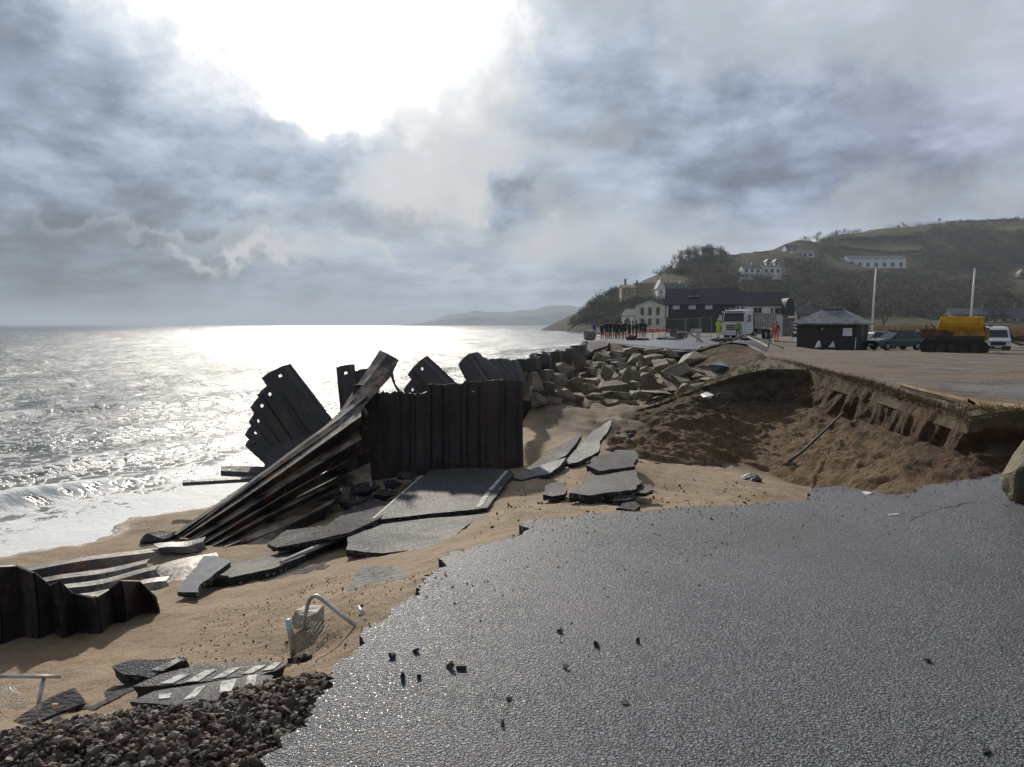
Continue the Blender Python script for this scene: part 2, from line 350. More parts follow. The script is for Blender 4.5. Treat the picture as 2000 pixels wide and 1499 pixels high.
def m_carpark(w, b, co):
    wv = w.vm('ADD', co, w.vm('MULTIPLY', w.noise(co, .35, 4, .6, out=1), (3.0, 3.0, 0)))
    st = w.mapping(wv, (.30, 1.0, 1), rot=(0, 0, R(-28)))
    n1 = w.noise(co, .22, 6, .65); n2 = w.noise(co, 5, 6, .75); n3 = w.noise(st, .9, 6, .68); n4 = w.noise(co, 1.1, 6, .65)
    c = w.mix(w.sstep(n1, .40, .60), (.135, .122, .115), (.20, .150, .110))
    c = w.mix(w.m('MULTIPLY', w.sstep(n3, .54, .62), .75), c, (.085, .058, .045))
    c = w.mix(w.m('MULTIPLY', w.sstep(n4, .55, .66), .55), c, (.25, .19, .135))
    c = w.mix(w.m('MULTIPLY', w.sstep(n2, .52, .66), .6), c, (.27, .235, .20))
    c = w.mix(w.m('MULTIPLY', w.sstep(n2, .44, .34), .55), c, (.055, .042, .035))
    w.put(b.inputs['Base Color'], c); w.put(b.inputs['Roughness'], w.m('SUBTRACT', .95, w.m('MULTIPLY', w.sstep(n1, .46, .38), .45)))
    b.inputs['Specular IOR Level'].default_value = .25
    w.put(b.inputs['Normal'], w.bump(w.m('ADD', n2, w.m('MULTIPLY', n3, 1.5)), 1.0, .10))
def m_grass(w, b, co):
    n = w.noise(co, 4, 6, .7); n2 = w.noise(co, 30, 3, .7)
    c = w.mix(w.sstep(n, .38, .62), (.060, .050, .024), (.125, .092, .048))
    c = w.mix(w.m('MULTIPLY', w.sstep(n2, .5, .65), .5), c, (.17, .125, .06))
    w.put(b.inputs['Base Color'], c); b.inputs['Roughness'].default_value = .9
    w.put(b.inputs['Normal'], w.bump(w.m('ADD', n, n2), .9, .08))
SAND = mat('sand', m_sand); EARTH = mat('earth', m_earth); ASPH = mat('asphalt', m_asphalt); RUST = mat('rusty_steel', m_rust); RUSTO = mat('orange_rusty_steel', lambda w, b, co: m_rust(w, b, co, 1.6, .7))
SLAB = mat('slab_asphalt', lambda w, b, co: m_asphalt(w, b, co, (.012, .014, .018), (.062, .066, .076), 70, .52, .8))
BROKEN = mat('broken_asphalt', lambda w, b, co: m_asphalt(w, b, co, (.012, .012, .012), (.040, .037, .034), 30, .7))
ROCK = mat('armour_rock', m_rock((.10, .082, .062), (.27, .222, .165)))
GREYROCK = mat('grey_rock', m_rock((.075, .08, .078), (.27, .275, .265), sc=2.6))
MOSSROCK = mat('mossy_rock', m_rock((.11, .10, .075), (.24, .22, .165), (.16, .13, .055), 2.2))
SEA = mat('sea_water', m_sea); CARPARK = mat('muddy_hardstanding', m_carpark); GRASS = mat('rough_grass', m_grass)
WHITELINE = mat('road_paint', lambda w, b, co: (w.put(b.inputs['Base Color'], w.mix(w.sstep(w.m('ADD', w.m('MULTIPLY', w.noise(co, 16, 6, .75), .7), w.m('MULTIPLY', w.noise(co, 90, 2, .6), .3)), .46, .56), (.52, .52, .50), (.10, .10, .10))), setattr(b.inputs['Roughness'], 'default_value', .7)))
# ------------------------------------------------------------------ beach
_bp = []
def _c(px, py, z): p = P(px, py, z=z); _bp.append((p.x / p.y, math.log(p.y), z))
def _cd(px, d, z): _bp.append(((px - CX) / F, math.log(d), z))
for a in [(300, 1470, -.12), (60, 1450, -.20), (480, 1420, -.14), (620, 1340, -.20), (150, 1390, -.60), (250, 1340, -.66), (400, 1370, -.38), (0, 1380, -.58), (330, 1290, -.68), (500, 1230, -.70), (570, 1285, -.60), (640, 1262, -.52), (60, 1420, -.62), (0, 1400, -.68), (120, 1385, -.58), (100, 1230, -1.1), (250, 1215, -1.08), (650, 1230, -.45), (200, 1270, -.98), (20, 1300, -1.0),
          (350, 1180, -1.12), (500, 1150, -1.15), (840, 1120, -.24), (760, 1190, -.24), (700, 1140, -.74), (600, 1100, -1.24), (860, 1050, -1.0), (900, 1035, -.97), (700, 1070, -1.16), (480, 1060, -1.6), (280, 1120, -1.62), (560, 1040, -1.5), (935, 1050, -.72), (960, 1000, -.95), (1000, 1035, -.42), (800, 960, -1.2), (650, 1050, -1.32), (450, 1110, -1.52), (100, 1180, -1.55),
          (1000, 1000, -.72), (1100, 980, -.84), (1150, 945, -.86), (1220, 905, -.88), (1250, 985, -.8), (1300, 960, -1.08), (1480, 965, -1.2), (1300, 890, -1.3), (1450, 890, -2.1), (1560, 900, -2.1), (1400, 985, -.95), (1215, 905, -.93), (1300, 920, -1.12), (1450, 922, -1.52), (1560, 950, -1.42), (1240, 870, -1.15), (1100, 870, -.80), (1040, 865, -.85), (950, 925, -1.15), (780, 930, -1.2), (1040, 905, -1.12), (1000, 915, -1.15), (1010, 960, -.98),
          (1050, 818, -.62), (1150, 812, -.74), (1230, 830, -.82), (1040, 792, -.45), (1100, 792, -.52), (1150, 792, -.64), (1280, 792, -.70), (1000, 940, -1.0),
          (0, 1085, -1.90), (250, 1012, -1.90), (480, 950, -1.92), (0, 1110, -1.72), (200, 1075, -1.7), (350, 1040, -1.68), (430, 985, -1.82), (330, 1070, -1.64), (420, 1040, -1.68), (520, 955, -1.8), (560, 935, -1.8), (-400, 1200, -1.9), (-400, 1260, -1.5)]: _c(*a)
for a in [(0, 2, -.3), (1000, 2, -.5), (2000, 2, -.5), (1200, 5, -.5), (2000, 5, -.5), (1700, 7.5, -.65), (2000, 8, -.6), (2600, 8, -.6), (1600, 12, -1.4), (1750, 10.5, -1.15), (1900, 11, -1.2), (1650, 16, -2), (1500, 20, -2.2), (1800, 14, -1.8), (2600, 12, -.9), (1700, 20, -2.0), (2300, 30, -1.2),
          (0, 15, -2.9), (250, 19, -2.9), (480, 22, -2.9), (-600, 14, -3), (700, 19, -2.6), (850, 18.5, -2.6), (980, 20, -2.6), (0, 30, -4), (500, 40, -4), (800, 40, -4), (700, 80, -5), (0, 80, -5),
          (1010, 24, -2.6), (1035, 32, -2.8), (1080, 45, -2.9), (1105, 70, -3), (1100, 28, -.62), (1130, 36, -.25), (1160, 46, .0), (1250, 36, -.2), (1350, 32, -.3), (1300, 27, -.6), (1420, 32, -.3), (1420, 25, -.7), (1300, 45, .0), (1500, 40, -.6), (1600, 30, -1), (1180, 70, -.2), (1120, 58, -2.8), (1135, 72, -3), (1150, 74, -2.2), (1400, 80, -.4), (1150, 100, -2.8), (1700, 60, -2.4), (2200, 70, -2.4), (1530, 62, -1.6), (1450, 62, -1.0), (2000, 45, -2), (1600, 45, -1.8), (2600, 60, -2.4), (1850, 25, -1.4)]: _cd(*a)
_beach = RBF([(b_[0], b_[1]) for b_ in _bp], [b_[2] for b_ in _bp])
def beach_z(x, y):
    x = np.asarray(x, float); y = np.asarray(y, float); u = x / y
    z = _beach(np.stack([u.ravel(), np.log(y).ravel()], 1)).reshape(x.shape)
    lump = np.clip((x - .8) / 1.5, 0, 1) * np.clip((y - 15) / 3, 0, 1)
    z = z + .05 * fbm(x * .8, y * .8, 4, 2) + .022 * fbm(x * 4, y * 4, 3, 9) + lump * .24 * fbm(x * 1.2, y * .8, 4, 5)
    return z + .004 * fbm(x * 18, y * 18, 3, 4)
def bz(x, y): return float(beach_z(np.array([x]), np.array([y]))[0])
def pgrid(u0, u1, nu, d0, d1, nd):
    U, D_ = np.meshgrid(np.linspace(u0, u1, nu), np.exp(np.linspace(math.log(d0), math.log(d1), nd)))
    return U * D_, D_
x_, y_ = pgrid(-1.25, 1.05, 420, 1.7, 75, 460)
beach = setting(grid_mesh('beach', np.stack([x_.ravel(), y_.ravel(), beach_z(x_, y_).ravel()], 1), 460, 420, SAND))
attr(beach, 'soil', (np.clip((x_ - .2) / .8, 0, 1) * np.clip((y_ - 15.2 + .8 * fbm(x_ * .6, y_ * .6, 3, 8)) / 2.2, 0, 1)).ravel())
# ------------------------------------------------------------------ sea
SEA_Z = -2.0
def sea_surface(x, y):
    s = (x + 7.97) * -.929 + (y - 11.8) * .37; along = (x + 7.97) * .37 + (y - 11.8) * .929
    d = np.hypot(x, y)
    amp = np.clip((s + .5) / 14, .12, 1)
    z = np.zeros_like(x)
    for k, (th, L, a) in enumerate([(20, 7.5, .10), (35, 4.1, .07), (-8, 11, .12), (52, 2.3, .035), (12, 1.5, .022), (28, 23, .16)]):
        c, s_ = math.cos(R(th)), math.sin(R(th)); ph = (x * -c + y * s_) * 2 * math.pi / L + 2.2 * fbm(x / L / 2.2, y / L / 2.2, 2, 20 + k)
        fade = np.clip(L * 55 / d, 0, 1) ** 1.0
        z += a * fade * (1 - np.abs(np.sin(ph / 2))) * 1.6
    z += .10 * np.clip(120 / d, 0, 1) * fbm(x * .7, y * .7, 4, 31)
    z = z * amp * .75
    foam = np.zeros_like(x)
    for s0, hgt, wid, fm, sd in [(2.3, .34, .55, 1.0, 1), (4.6, .26, .7, .85, 2), (8.0, .30, .9, .7, 3), (13.5, .34, 1.3, .5, 4), (22, .38, 1.8, .35, 5)]:
        sw = s + .9 * fbm(along * .14, s * .05, 3, 40 + sd) * (1 + s0 * .12)
        g = np.clip(.35 + 1.5 * perlin(along * .13 + sd * 9, np.full_like(x, sd * 3.3), 50 + sd), 0, 1.1)
        q = (sw - s0) / wid
        ridge = np.where(q > 0, np.exp(-q * q * .35), np.exp(-q * q * 3.2)) * g
        z += hgt * ridge + .10 * hgt * ridge * fbm(x * 3, y * 3, 3, 60)
        foam = np.maximum(foam, fm * np.clip(ridge * 1.15, 0, 1)); foam = np.maximum(foam, fm * .72 * g * np.exp(-np.clip(-q, 0, 9) * .35) * (q < 0))
    foam = np.maximum(foam, .80 * np.exp(-np.clip(s - .2, 0, None) / 3.2)); foam = np.maximum(foam, .38 * np.exp(-np.clip(s, 0, None) / 16))
    foam = np.maximum(foam, .10 * np.exp(-np.clip(s - 10, 0, None) / 60)) + .5 * np.clip(z - .20, 0, .5)
    z = z + np.clip(.10 - .03 * s, 0, .12) * (s < 4)
    return z + SEA_Z, np.clip(foam, 0, 1), np.clip(s / 14, 0, 1)
x_, y_ = pgrid(-1.5, .62, 560, 8.5, 400, 640)
z_, fo_, sh_ = sea_surface(x_, y_)
far = np.exp(np.linspace(math.log(401), math.log(12500), 40)); xf, yf = np.meshgrid(np.linspace(-1.5, .62, 560), far); xf = xf * yf
z_ = np.r_[z_, np.full_like(xf, SEA_Z)]; x_ = np.r_[x_, xf]; y_ = np.r_[y_, yf]; fo_ = np.r_[fo_, np.zeros_like(xf)]; sh_ = np.r_[sh_, np.ones_like(xf)]
sea = setting(grid_mesh('sea', np.stack([x_.ravel(), y_.ravel(), z_.ravel()], 1), 680, 560, SEA)); attr(sea, 'foam', fo_.ravel()); attr(sea, 'shore', sh_.ravel())
# ------------------------------------------------------------------ lofted ground: earth banks, car park, promenade
def loft(name, lines, nc, nr_each, mat_, amp=0, sc=1.0, seed=0, ease=True, flip=False, amp_ends=True):
    """surface through polylines (each resampled to nc points), nr_each rows between neighbours, roughened along its normal"""
    Ls = [resample(l, nc) for l in lines]; rows = []
    for a, b, n in zip(Ls[:-1], Ls[1:], nr_each if isinstance(nr_each, list) else [nr_each] * (len(Ls) - 1)):
        for i in range(n): rows.append(a + (b - a) * (i / n))
    rows.append(Ls[-1]); V = np.array(rows); nr = len(rows)
    if amp:
        dr = np.gradient(V, axis=0); dc = np.gradient(V, axis=1); N = np.cross(dc, dr); N /= np.linalg.norm(N, axis=2, keepdims=True) + 1e-9
        q = V * sc; h = fbm(q[..., 0] + q[..., 2] * .7, q[..., 1] + q[..., 2] * 1.3, 5, seed, .55)
        k = amp if not amp_ends else amp * np.sin(np.linspace(0, np.pi, nr))[:, None] ** .5
        V = V + N * (h * k)[..., None]
    return grid_mesh(name, V.reshape(-1, 3), nr, nc, mat_, flip=flip)
crest = [(1178, 840, 18.4), (1215, 812, 19.6), (1250, 800, 20.3), (1300, 785, 21), (1370, 757, 22), (1440, 733, 22.6), (1500, 721, 23.2), (1580, 722, 22), (1640, 737, 19.2), (1700, 750, 17.3), (1750, 767, 15.2), (1800, 787, 13.7), (1850, 802, 12.5), (1890, 815, 11.5), (1925, 808, 11.3), (1960, 804, 11.1), (2020, 802, 11), (2250, 830, 9.6), (2700, 900, 8)]
brow = [(p[0] + 2, p[1] + 9 * min(1, max(.1, (p[0] - 1330) / 110)) + 22 * min(1, max(0, (p[0] - 1380) / 300)), p[2] + .02 - .12 * min(1, max(0, (p[0] - 1500) / 200))) for p in crest]
under = [(1172, 862, 17.0), (1200, 838, 18.0), (1240, 826, 18.8), (1300, 815, 19.6), (1370, 795, 20.6), (1440, 785, 21.2), (1500, 785, 21.4), (1580, 795, 20.2), (1640, 812, 17.9), (1700, 828, 16.2), (1750, 845, 14.5), (1800, 862, 13.1), (1850, 875, 12.0), (1890, 882, 11.2), (1925, 870, 11.0), (1960, 870, 10.8), (2020, 880, 10.6), (2250, 920, 9.3), (2700, 1010, 7.8)]
mid = [(1168, 888, 15.4), (1195, 868, 16.3), (1240, 868, 16.6), (1300, 862, 17), (1370, 855, 17.4), (1440, 850, 17.4), (1500, 852, 17.2), (1580, 868, 16.2), (1640, 878, 14.9), (1700, 890, 13.6), (1750, 905, 12.3), (1800, 912, 11.6), (1850, 915, 11.1), (1890, 922, 10.3), (1925, 925, 10.2), (1960, 930, 10), (2020, 940, 9.8), (2250, 990, 8.7), (2700, 1080, 7.4)]
foot = [(1166, 914, 14.1), (1190, 905, 14.0), (1250, 905, 14), (1300, 905, 14), (1370, 908, 13.9), (1440, 905, 13.7), (1500, 915, 13.1), (1580, 938, 12.1), (1640, 950, 11.4), (1700, 965, 10.6), (1750, 972, 9.9), (1800, 970, 9.6), (1850, 965, 9.4), (1890, 960, 9.4), (1925, 958, 9.2), (1960, 960, 9), (2020, 965, 8.9), (2250, 1020, 8), (2700, 1120, 6.9)]
toe = [P(p[0], p[1], d=p[2]) for p in foot]; toe = [Vector((v.x * .93, v.y * .93, v.z - .45)) for v in toe]
crest_d = {p[0]: p[2] for p in crest}
under = [(p[0], p[1], crest_d.get(q[0], p[2]) - (-.12 if q[0] > 1620 else .55 if q[0] > 1400 else 1.6)) for p, q in zip(under, crest)]
fd = [14.3, 14.0, 14.3, 14.8, 15.9, 17.5, 17.2, 15.8, 14.5, 13.1, 12.0, 11.2, 10.6, 10.1, 10.0, 9.8, 9.6, 8.5, 7.2]
foot = [(p[0], p[1], d_) for p, d_ in zip(foot, fd)]
mid = [(m_[0], m_[1], .42 * u_[2] + .58 * f_[2]) for m_, u_, f_ in zip(mid, under, foot)]
toe = [P(p[0], p[1], d=p[2]) for p in foot]; toe = [Vector((v.x * .93, v.y * .93, v.z - .45)) for v in toe]
bank = setting(loft('earth_bank', [PL(crest), PL(brow), PL(under), PL(mid), PL(foot), toe], 330, [8, 30, 46, 46, 14], EARTH, .24, 1.25, 11))
lip = [(1380, 752, 25.5), (1400, 742, 26.5), (1425, 725, 28), (1455, 705, 31), (1490, 690, 34.6), (1520, 697, 30.7), (1560, 705, 27.2), (1600, 716, 23.7), (1650, 732, 20.3), (1700, 746.5, 17.9), (1760, 758.5, 15.9), (1800, 769.5, 14.7), (1850, 781, 13.5), (1900, 793.5, 12.5), (1950, 800.5, 11.9), (2010, 807, 11.35), (2300, 850, 9.4), (2760, 915, 7.8)]
lipP = [v - Vector((0, 0, .14)) for v in PL(lip)]
setting(loft('grass_verge', [lipP, [v + Vector((0, -.06, -.03)) for v in PL(crest)], [v + Vector((0, .05, -.02)) for v in PL(brow)]], 330, [30, 4], GRASS, .09, 2.2, 15))
cfar = [P(p[0], 0, d=150) for p in lip]; cfar = [Vector((((p[0] - CX) / F * 150), 150, -.55)) for p in lip]
cmid = [Vector((((p[0] - CX) / F * 60), 60, .12 - .50 * min(1, max(0, (p[0] - 1500) / 110)))) for p in lip]
def rows_to(a, b, n): return [[p + (q - p) * t for p, q in zip(a, b)] for t in [i / n for i in range(n + 1)]]
lipT = PL(lip)
lowlip = [v + Vector((0, .25, -.20)) for v in lipT]
setting(loft('car_park', [lowlip[4:], lipT[4:], cmid[4:], cfar[4:]], 260, [3, 70, 40], CARPARK, .05, 1.1, 21))
# the cliff under the broken promenade end and the promenade itself
ptop = [(1120, 682, 38.6), (1148, 667, 52), (1175, 668, 54), (1200, 671, 49), (1250, 676, 43.5), (1300, 681, 39), (1340, 684, 36.6), (1370, 684, 36.8), (1395, 675, 37.4), (1430, 669, 38), (1460, 673, 37.5), (1480, 682, 36), (1500, 692, 34.5)]
pbot = [(1120, 700, 37), (1148, 690, 48), (1175, 692, 50), (1200, 695, 46), (1250, 700, 42), (1300, 706, 38), (1340, 715, 34.5), (1370, 722, 33), (1395, 726, 32), (1430, 730, 30), (1460, 726, 29.5), (1480, 722, 29), (1500, 722, 27.5)]
bk = setting(loft('earth_bank', [[v + Vector((0, .5, .02)) for v in PL(ptop)], [v - Vector((0, 0, .09)) for v in PL(ptop)], PL(pbot), [v + Vector((0, -1.5, -.8)) for v in PL(pbot)]], 160, [4, 30, 8], EARTH, .16, .9, 13))
pfar = [Vector((((max(p[0], 1190) - CX) / F * 160), 160, .1)) for p in ptop]
pm = [Vector((((max(p[0], 1157) - CX) / F * 75), 75, .16)) for p in ptop]
setting(loft('promenade', [[v + Vector((0, .4, -.16)) for v in PL(ptop)], PL(ptop), pm, pfar], 160, [2, 40, 30], SLAB, .02, .5, 22))
# ------------------------------------------------------------------ near road with its broken edge
def jag(pts, step, amp, seed, closed=False):
    out = []; n = len(pts)
    for i in range(n if closed else n - 1):
        a, b = Vector(pts[i]), Vector(pts[(i + 1) % n]); L = (b - a).length; k = max(1, int(L / step)); t = (b - a).normalized(); nn = Vector((-t.y, t.x, 0))
        for j in range(k):
            p = a + (b - a) * j / k; out.append(p + nn * float(fbm(np.array([(p.x + p.z) * 2.1]), np.array([p.y * 2.1]), 2, seed, .6)[0] * 1.2 + .7 * fbm(np.array([(p.x + p.z) * 9.3]), np.array([p.y * 9.3]), 4, seed + 7, .75)[0]) * amp * (0 if j == 0 and not closed else 1))
    if not closed: out.append(Vector(pts[-1]))
    return out
edge = [(440, 1600), (520, 1499), (600, 1420), (650, 1335), (700, 1268), (745, 1215), (800, 1165), (842, 1118), (880, 1078), (935, 1064), (1000, 1051), (1022, 1040), (1030, 1018), (1100, 1011), (1200, 1000), (1300, 994), (1400, 989), (1500, 984), (1570, 976), (1578, 962), (1625, 950), (1680, 957), (1740, 966), (1790, 962), (1815, 948), (1900, 936), (1950, 928), (2050, 905), (2400, 880)]
eP = [P(a, b, z=0) for a, b in edge]
eJ = jag(eP, .022, .07, 3)
def road_slab(name, top, thick, mt, ms):
    bm = bmesh.new(); tv = [bm.verts.new(p) for p in top]; f = bm.faces.new(tv); f.material_index = 0
    n = len(tv); bv = [bm.verts.new((p.x * 1.0 + random.uniform(-.02, .03), p.y - random.uniform(-.01, .05), p.z - thick * random.uniform(.85, 1.15))) for p in top]
    for i in range(n):
        q = bm.faces.new((tv[i], bv[i], bv[(i + 1) % n], tv[(i + 1) % n])); q.material_index = 1
    bmesh.ops.triangulate(bm, faces=[f]); bmesh.ops.recalc_face_normals(bm, faces=bm.faces[:])
    me = bpy.data.meshes.new(name); bm.to_mesh(me); bm.free(); return link(name, me, [mt, ms])
setting(road_slab('road', eJ + [Vector((9, -4, 0)), Vector((-1.2, -4, 0))], .12, ASPH, BROKEN))
# ------------------------------------------------------------------ torn steel sheet piling
def pile_mesh(name, bl, br, tr, tl, parent, depth=.14, flip=1, holes=True, rows=8, bow=0.0, rot=0.0, thick=.014, torn=0.0, seed=0):
    """one trough shaped sheet between a base edge (bl-br) and a top edge (tl-tr), with lifting holes near the top and real plate thickness"""
    bl, br, tr, tl = [Vector(p) for p in (bl, br, tr, tl)]; rnd = random.Random(seed)
    n = ((tl + tr - bl - br).cross(br - bl + tr - tl)).normalized()
    if n.y > 0: n = -n
    n = n * flip
    prof = [(0, 0), (.10, 0), (.26, 1), (.42, 1), (.50, 1), (.58, 1), (.74, 1), (.90, 0), (1, 0)]
    L = ((tl + tr) * .5 - (bl + br) * .5).length; hs = .055
    ts = [i / rows * (1 - .30 / L) for i in range(rows + 1)] + [1 - .17 / L - .028 / L, 1 - .17 / L + .028 / L, 1.0]
    bm = bmesh.new(); G = []
    for t in ts:
        a = bl.lerp(tl, t); b = br.lerp(tr, t); row = []
        wdt = (b - a).length; sc = min(1.0, wdt / .45)
        bend = n * (bow * math.sin(math.pi * t))
        for s, q in prof:
            u = s * 1.03 - .015
            if s in (.42, .58) : u = .5 + (s - .5) / abs(s - .5) * min(.08, .028 / max(wdt, .05))
            p = a.lerp(b, u) + n * (q * depth * sc) + bend
            if t > .999 and torn: p += (tl - bl).normalized() * rnd.uniform(-torn, torn * .3)
            p += n * (flip * .02 * math.sin(4 * p.z))
            row.append(bm.verts.new(p))
        G.append(row)
    for i in range(len(ts) - 1):
        for j in range(len(prof) - 1):
            if holes and i == rows + 1 and j in (3, 4): continue
            bm.faces.new((G[i][j], G[i][j + 1], G[i + 1][j + 1], G[i + 1][j]))
    bmesh.ops.recalc_face_normals(bm, faces=bm.faces[:])
    me = bpy.data.meshes.new(name); bm.to_mesh(me); bm.free()
    o = link(name, me, RUST, parent); s = o.modifiers.new('thickness', 'SOLIDIFY'); s.thickness = thick; s.offset = 0
    return o
def piles(name, label, rows_, cat='sheet piling', group='torn steel sheet piling on the beach', **kw):
    root = empty(name); tag(root, label, cat, group)
    for i, r in enumerate(rows_):
        k = dict(kw)
        if len(r) > 4: k.update(r[4])
        bl, br, tr, tl = [P(p[0], p[1], d=p[2]) if len(p) == 3 and p[1] > 200 else Vector(p) for p in r[:4]]
        pile_mesh('sheet_pile', bl, br, tr, tl, root, seed=i * 3 + len(name), **k)
    return root
# the wall still standing
W_ = [(640, 862, 14.15, 985), (668, 812, 14.1, 978), (690, 752, 14.0, 970), (735, 752, 14.0, 955), (776, 765, 13.9, 950), (806, 766, 13.9, 950), (836, 752, 13.9, 948), (872, 750, 13.95, 946), (906, 746, 14.0, 943), (943, 743, 14.05, 940), (980, 742, 14.15, 938), (1021, 743, 14.3, 934)]
piles('sheet_pile_wall', 'dark upright section of steel sheet pile wall standing behind the sunken asphalt slab',
      [((a[0], a[3], a[2]), (b[0], b[3], b[2]), (b[0], max(a[1], b[1]) - 2 * (i % 2), b[2]), (a[0], max(a[1], b[1]) - 2 * ((i + 1) % 2), a[2]), {'flip': 1 if i % 2 else -1, 'holes': i in (8,), 'torn': .05 if i < 6 else .012}) for i, (a, b) in enumerate(zip(W_[:-1], W_[1:]))], depth=.075)
# left fan, splayed towards the sea
piles('sheet_pile_fan', 'fan of splayed sheet piles with saw-tooth edge leaning left toward the surf',
      [((600, 868, 15.0), (653, 825, 15.3), (566, 711, 15.5), (511, 738, 15.3)), ((578, 885, 14.9), (610, 860, 15.0), (534, 745, 15.2), (503, 772, 15.0)),
       ((560, 898, 14.8), (590, 878, 14.9), (516, 766, 15.1), (489, 796, 14.9)), ((545, 905, 14.7), (570, 892, 14.8), (506, 794, 15.0), (486, 824, 14.8)),
       ((533, 910, 14.6), (556, 900, 14.7), (500, 820, 14.9), (478, 849, 14.7)), ((522, 912, 14.55), (545, 905, 14.6), (497, 846, 14.8), (478, 870, 14.6)), ((518, 914, 14.4), (640, 900, 14.5), (640, 840, 14.9), (529, 874, 14.7), {'holes': False, 'depth': .03})], depth=.08)
piles('sheet_pile_plate', 'flat upright pair of sheet piles with lifting holes against the bright sea',
      [((668, 830, 15.2), (706, 830, 15.2), (692, 712, 15.6), (657, 718, 15.5)), ((700, 830, 15.3), (750, 830, 15.3), (735, 719, 15.7), (693, 726, 15.6))], depth=.07)
piles('sheet_pile_point', 'pointed sheet pile tilted above the standing wall like an arrowhead',
      [((846, 800, 15.2), (893, 752, 15.5), (833, 694, 15.8), (796, 731, 15.5), {'torn': .02}), ((820, 830, 15.0), (860, 800, 15.2), (806, 741, 15.5), (788, 763, 15.3))], depth=.07)
# twisted ribbon: long piles lying over, gathered at the seaward foot
def strips(name, label, bands, cat='sheet piling', group='torn steel sheet piling on the beach'):
    """each band: [(left, right) edge lines], successive edges make the bent faces of one pile"""
    root = empty(name); tag(root, label, cat, group)
    for sd, edges in enumerate(bands):
        vs = []; nr = 12
        for e in edges:
            K = [P(*q[:2], d=q[2]) for q in e]
            if len(K) == 2: K.insert(1, K[0].lerp(K[1], .72))
            for i in range(nr + 1):
                t = i / nr; p = K[0].lerp(K[1], t / .72) if t < .72 else K[1].lerp(K[2], (t - .72) / .28); p += Vector((0, .015 * math.sin(7 * t + sd), .018 * math.sin(5 * t + 1.3 * sd)))
                vs.append(p)
        n1 = nr + 1
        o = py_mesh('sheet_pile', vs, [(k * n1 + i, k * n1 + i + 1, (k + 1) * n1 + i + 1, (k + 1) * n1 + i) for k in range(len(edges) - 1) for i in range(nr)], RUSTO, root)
        m_ = o.modifiers.new('thickness', 'SOLIDIFY'); m_.thickness = .016; m_.offset = 0
    return root
A_ = [(346, 1050, 11.35), (350, 1051, 11.2), (354, 1053, 11.15), (358, 1054, 11.05), (364, 1056, 11.0), (370, 1056, 10.9), (376, 1062, 10.75), (396, 1068, 10.75)]
TIP = [(724, 764, 14.0), (712, 778, 13.5), (700, 798, 13.5), (699, 818, 13.0), (704, 838, 13.25), (711, 858, 12.7), (713, 881, 12.95), (694, 890, 12.4), (691, 912, 12.75), (680, 930, 12.2), (667, 950, 12.6), (662, 968, 12.15), (642, 987, 11.45), (632, 1024, 11.55)]
RB = []
for k_ in range(0, 13, 2):
    band = []
    for j_ in range(k_, min(k_ + 3, 14)):
        t_ = j_ / 13; ap = (338 + 125 * t_ ** 1.2, 1047 + 32 * t_ ** 1.3, 11.35 - .75 * t_ + (.10 if j_ % 2 == 0 else -.06)); tp_ = TIP[j_]; shift = (0, 6, -4, 8, -6, 4, 0)[k_ // 2]
        tp_ = (tp_[0] + shift, tp_[1] - shift * .35, tp_[2])
        if j_ < 2: band.append((ap, (646 + 4 * j_, 831 + 6 * j_, 13.4 - .2 * j_), tp_))
        else: band.append((ap, tp_))
    RB.append(band)
strips('twisted_sheet_piling', 'long twisted ribbon of rusty sheet piles rising from the sand to the highest tip',
       [[(A_[0], (655, 818, 13.7), (742, 683, 14.8)), (A_[0], (665, 813, 13.5), (757, 690, 14.55)), (A_[1], (688, 800, 13.4), (779, 702, 14.6)), (A_[1], (700, 806, 13.3), (762, 735, 14.3))],
        *RB,
        [((420, 1064, 10.9), (722, 905, 13.2)), ((440, 1066, 10.8), (728, 960, 12.7)), ((470, 1068, 10.8), (700, 1010, 11.9))]])
piles('sheet_pile_fan', 'small fan of sheet piles with pale creases behind the far end of the standing wall',
      [((930, 790, 16.6), (968, 760, 17.0), (918, 690, 17.4), (895, 712, 17.1)), ((960, 770, 17), (992, 757, 17.3), (937, 690, 17.7), (917, 693, 17.4)), ((985, 770, 17.3), (1000, 757, 17.5), (953, 704, 17.9), (936, 698, 17.7)),
       ((996, 770, 17.6), (1008, 757, 17.7), (968, 702, 18.1), (950, 705, 17.9)), ((1006, 770, 17.8), (1018, 757, 18), (984, 702, 18.4), (966, 703, 18.2)), ((1012, 770, 18.1), (1026, 757, 18.2), (997, 705, 18.6), (981, 702, 18.4)), ((1018, 775, 18.3), (1034, 765, 18.5), (1012, 706, 18.9), (994, 706, 18.6))], depth=.07, holes=False)
fw = [(1008, 706, 19), (1026, 701, 20), (1045, 695, 21.4), (1056, 692, 23), (1067, 689, 25), (1078, 687, 26.6), (1090, 685, 28), (1103, 683.5, 30), (1116, 681, 32.5), (1129, 674.5, 37.5), (1141, 669, 43), (1147, 666.5, 48)]
piles('sheet_pile_wall', 'long line of sheet pile sea wall running from the boulders to the promenade end',
      [(*[(lambda v: Vector((v.x, v.y, -1.3)))(P(q[0], q[1], d=q[2])) for q in (a, b)], P(b[0], b[1] - (i % 3), d=b[2]), P(a[0], a[1] - (i % 3), d=a[2]), {'flip': 1 if i % 2 else -1, 'holes': i == 0, 'torn': .06, 'rows': 3}) for i, (a, b) in enumerate(zip(fw[:-1], fw[1:]))], depth=.2)
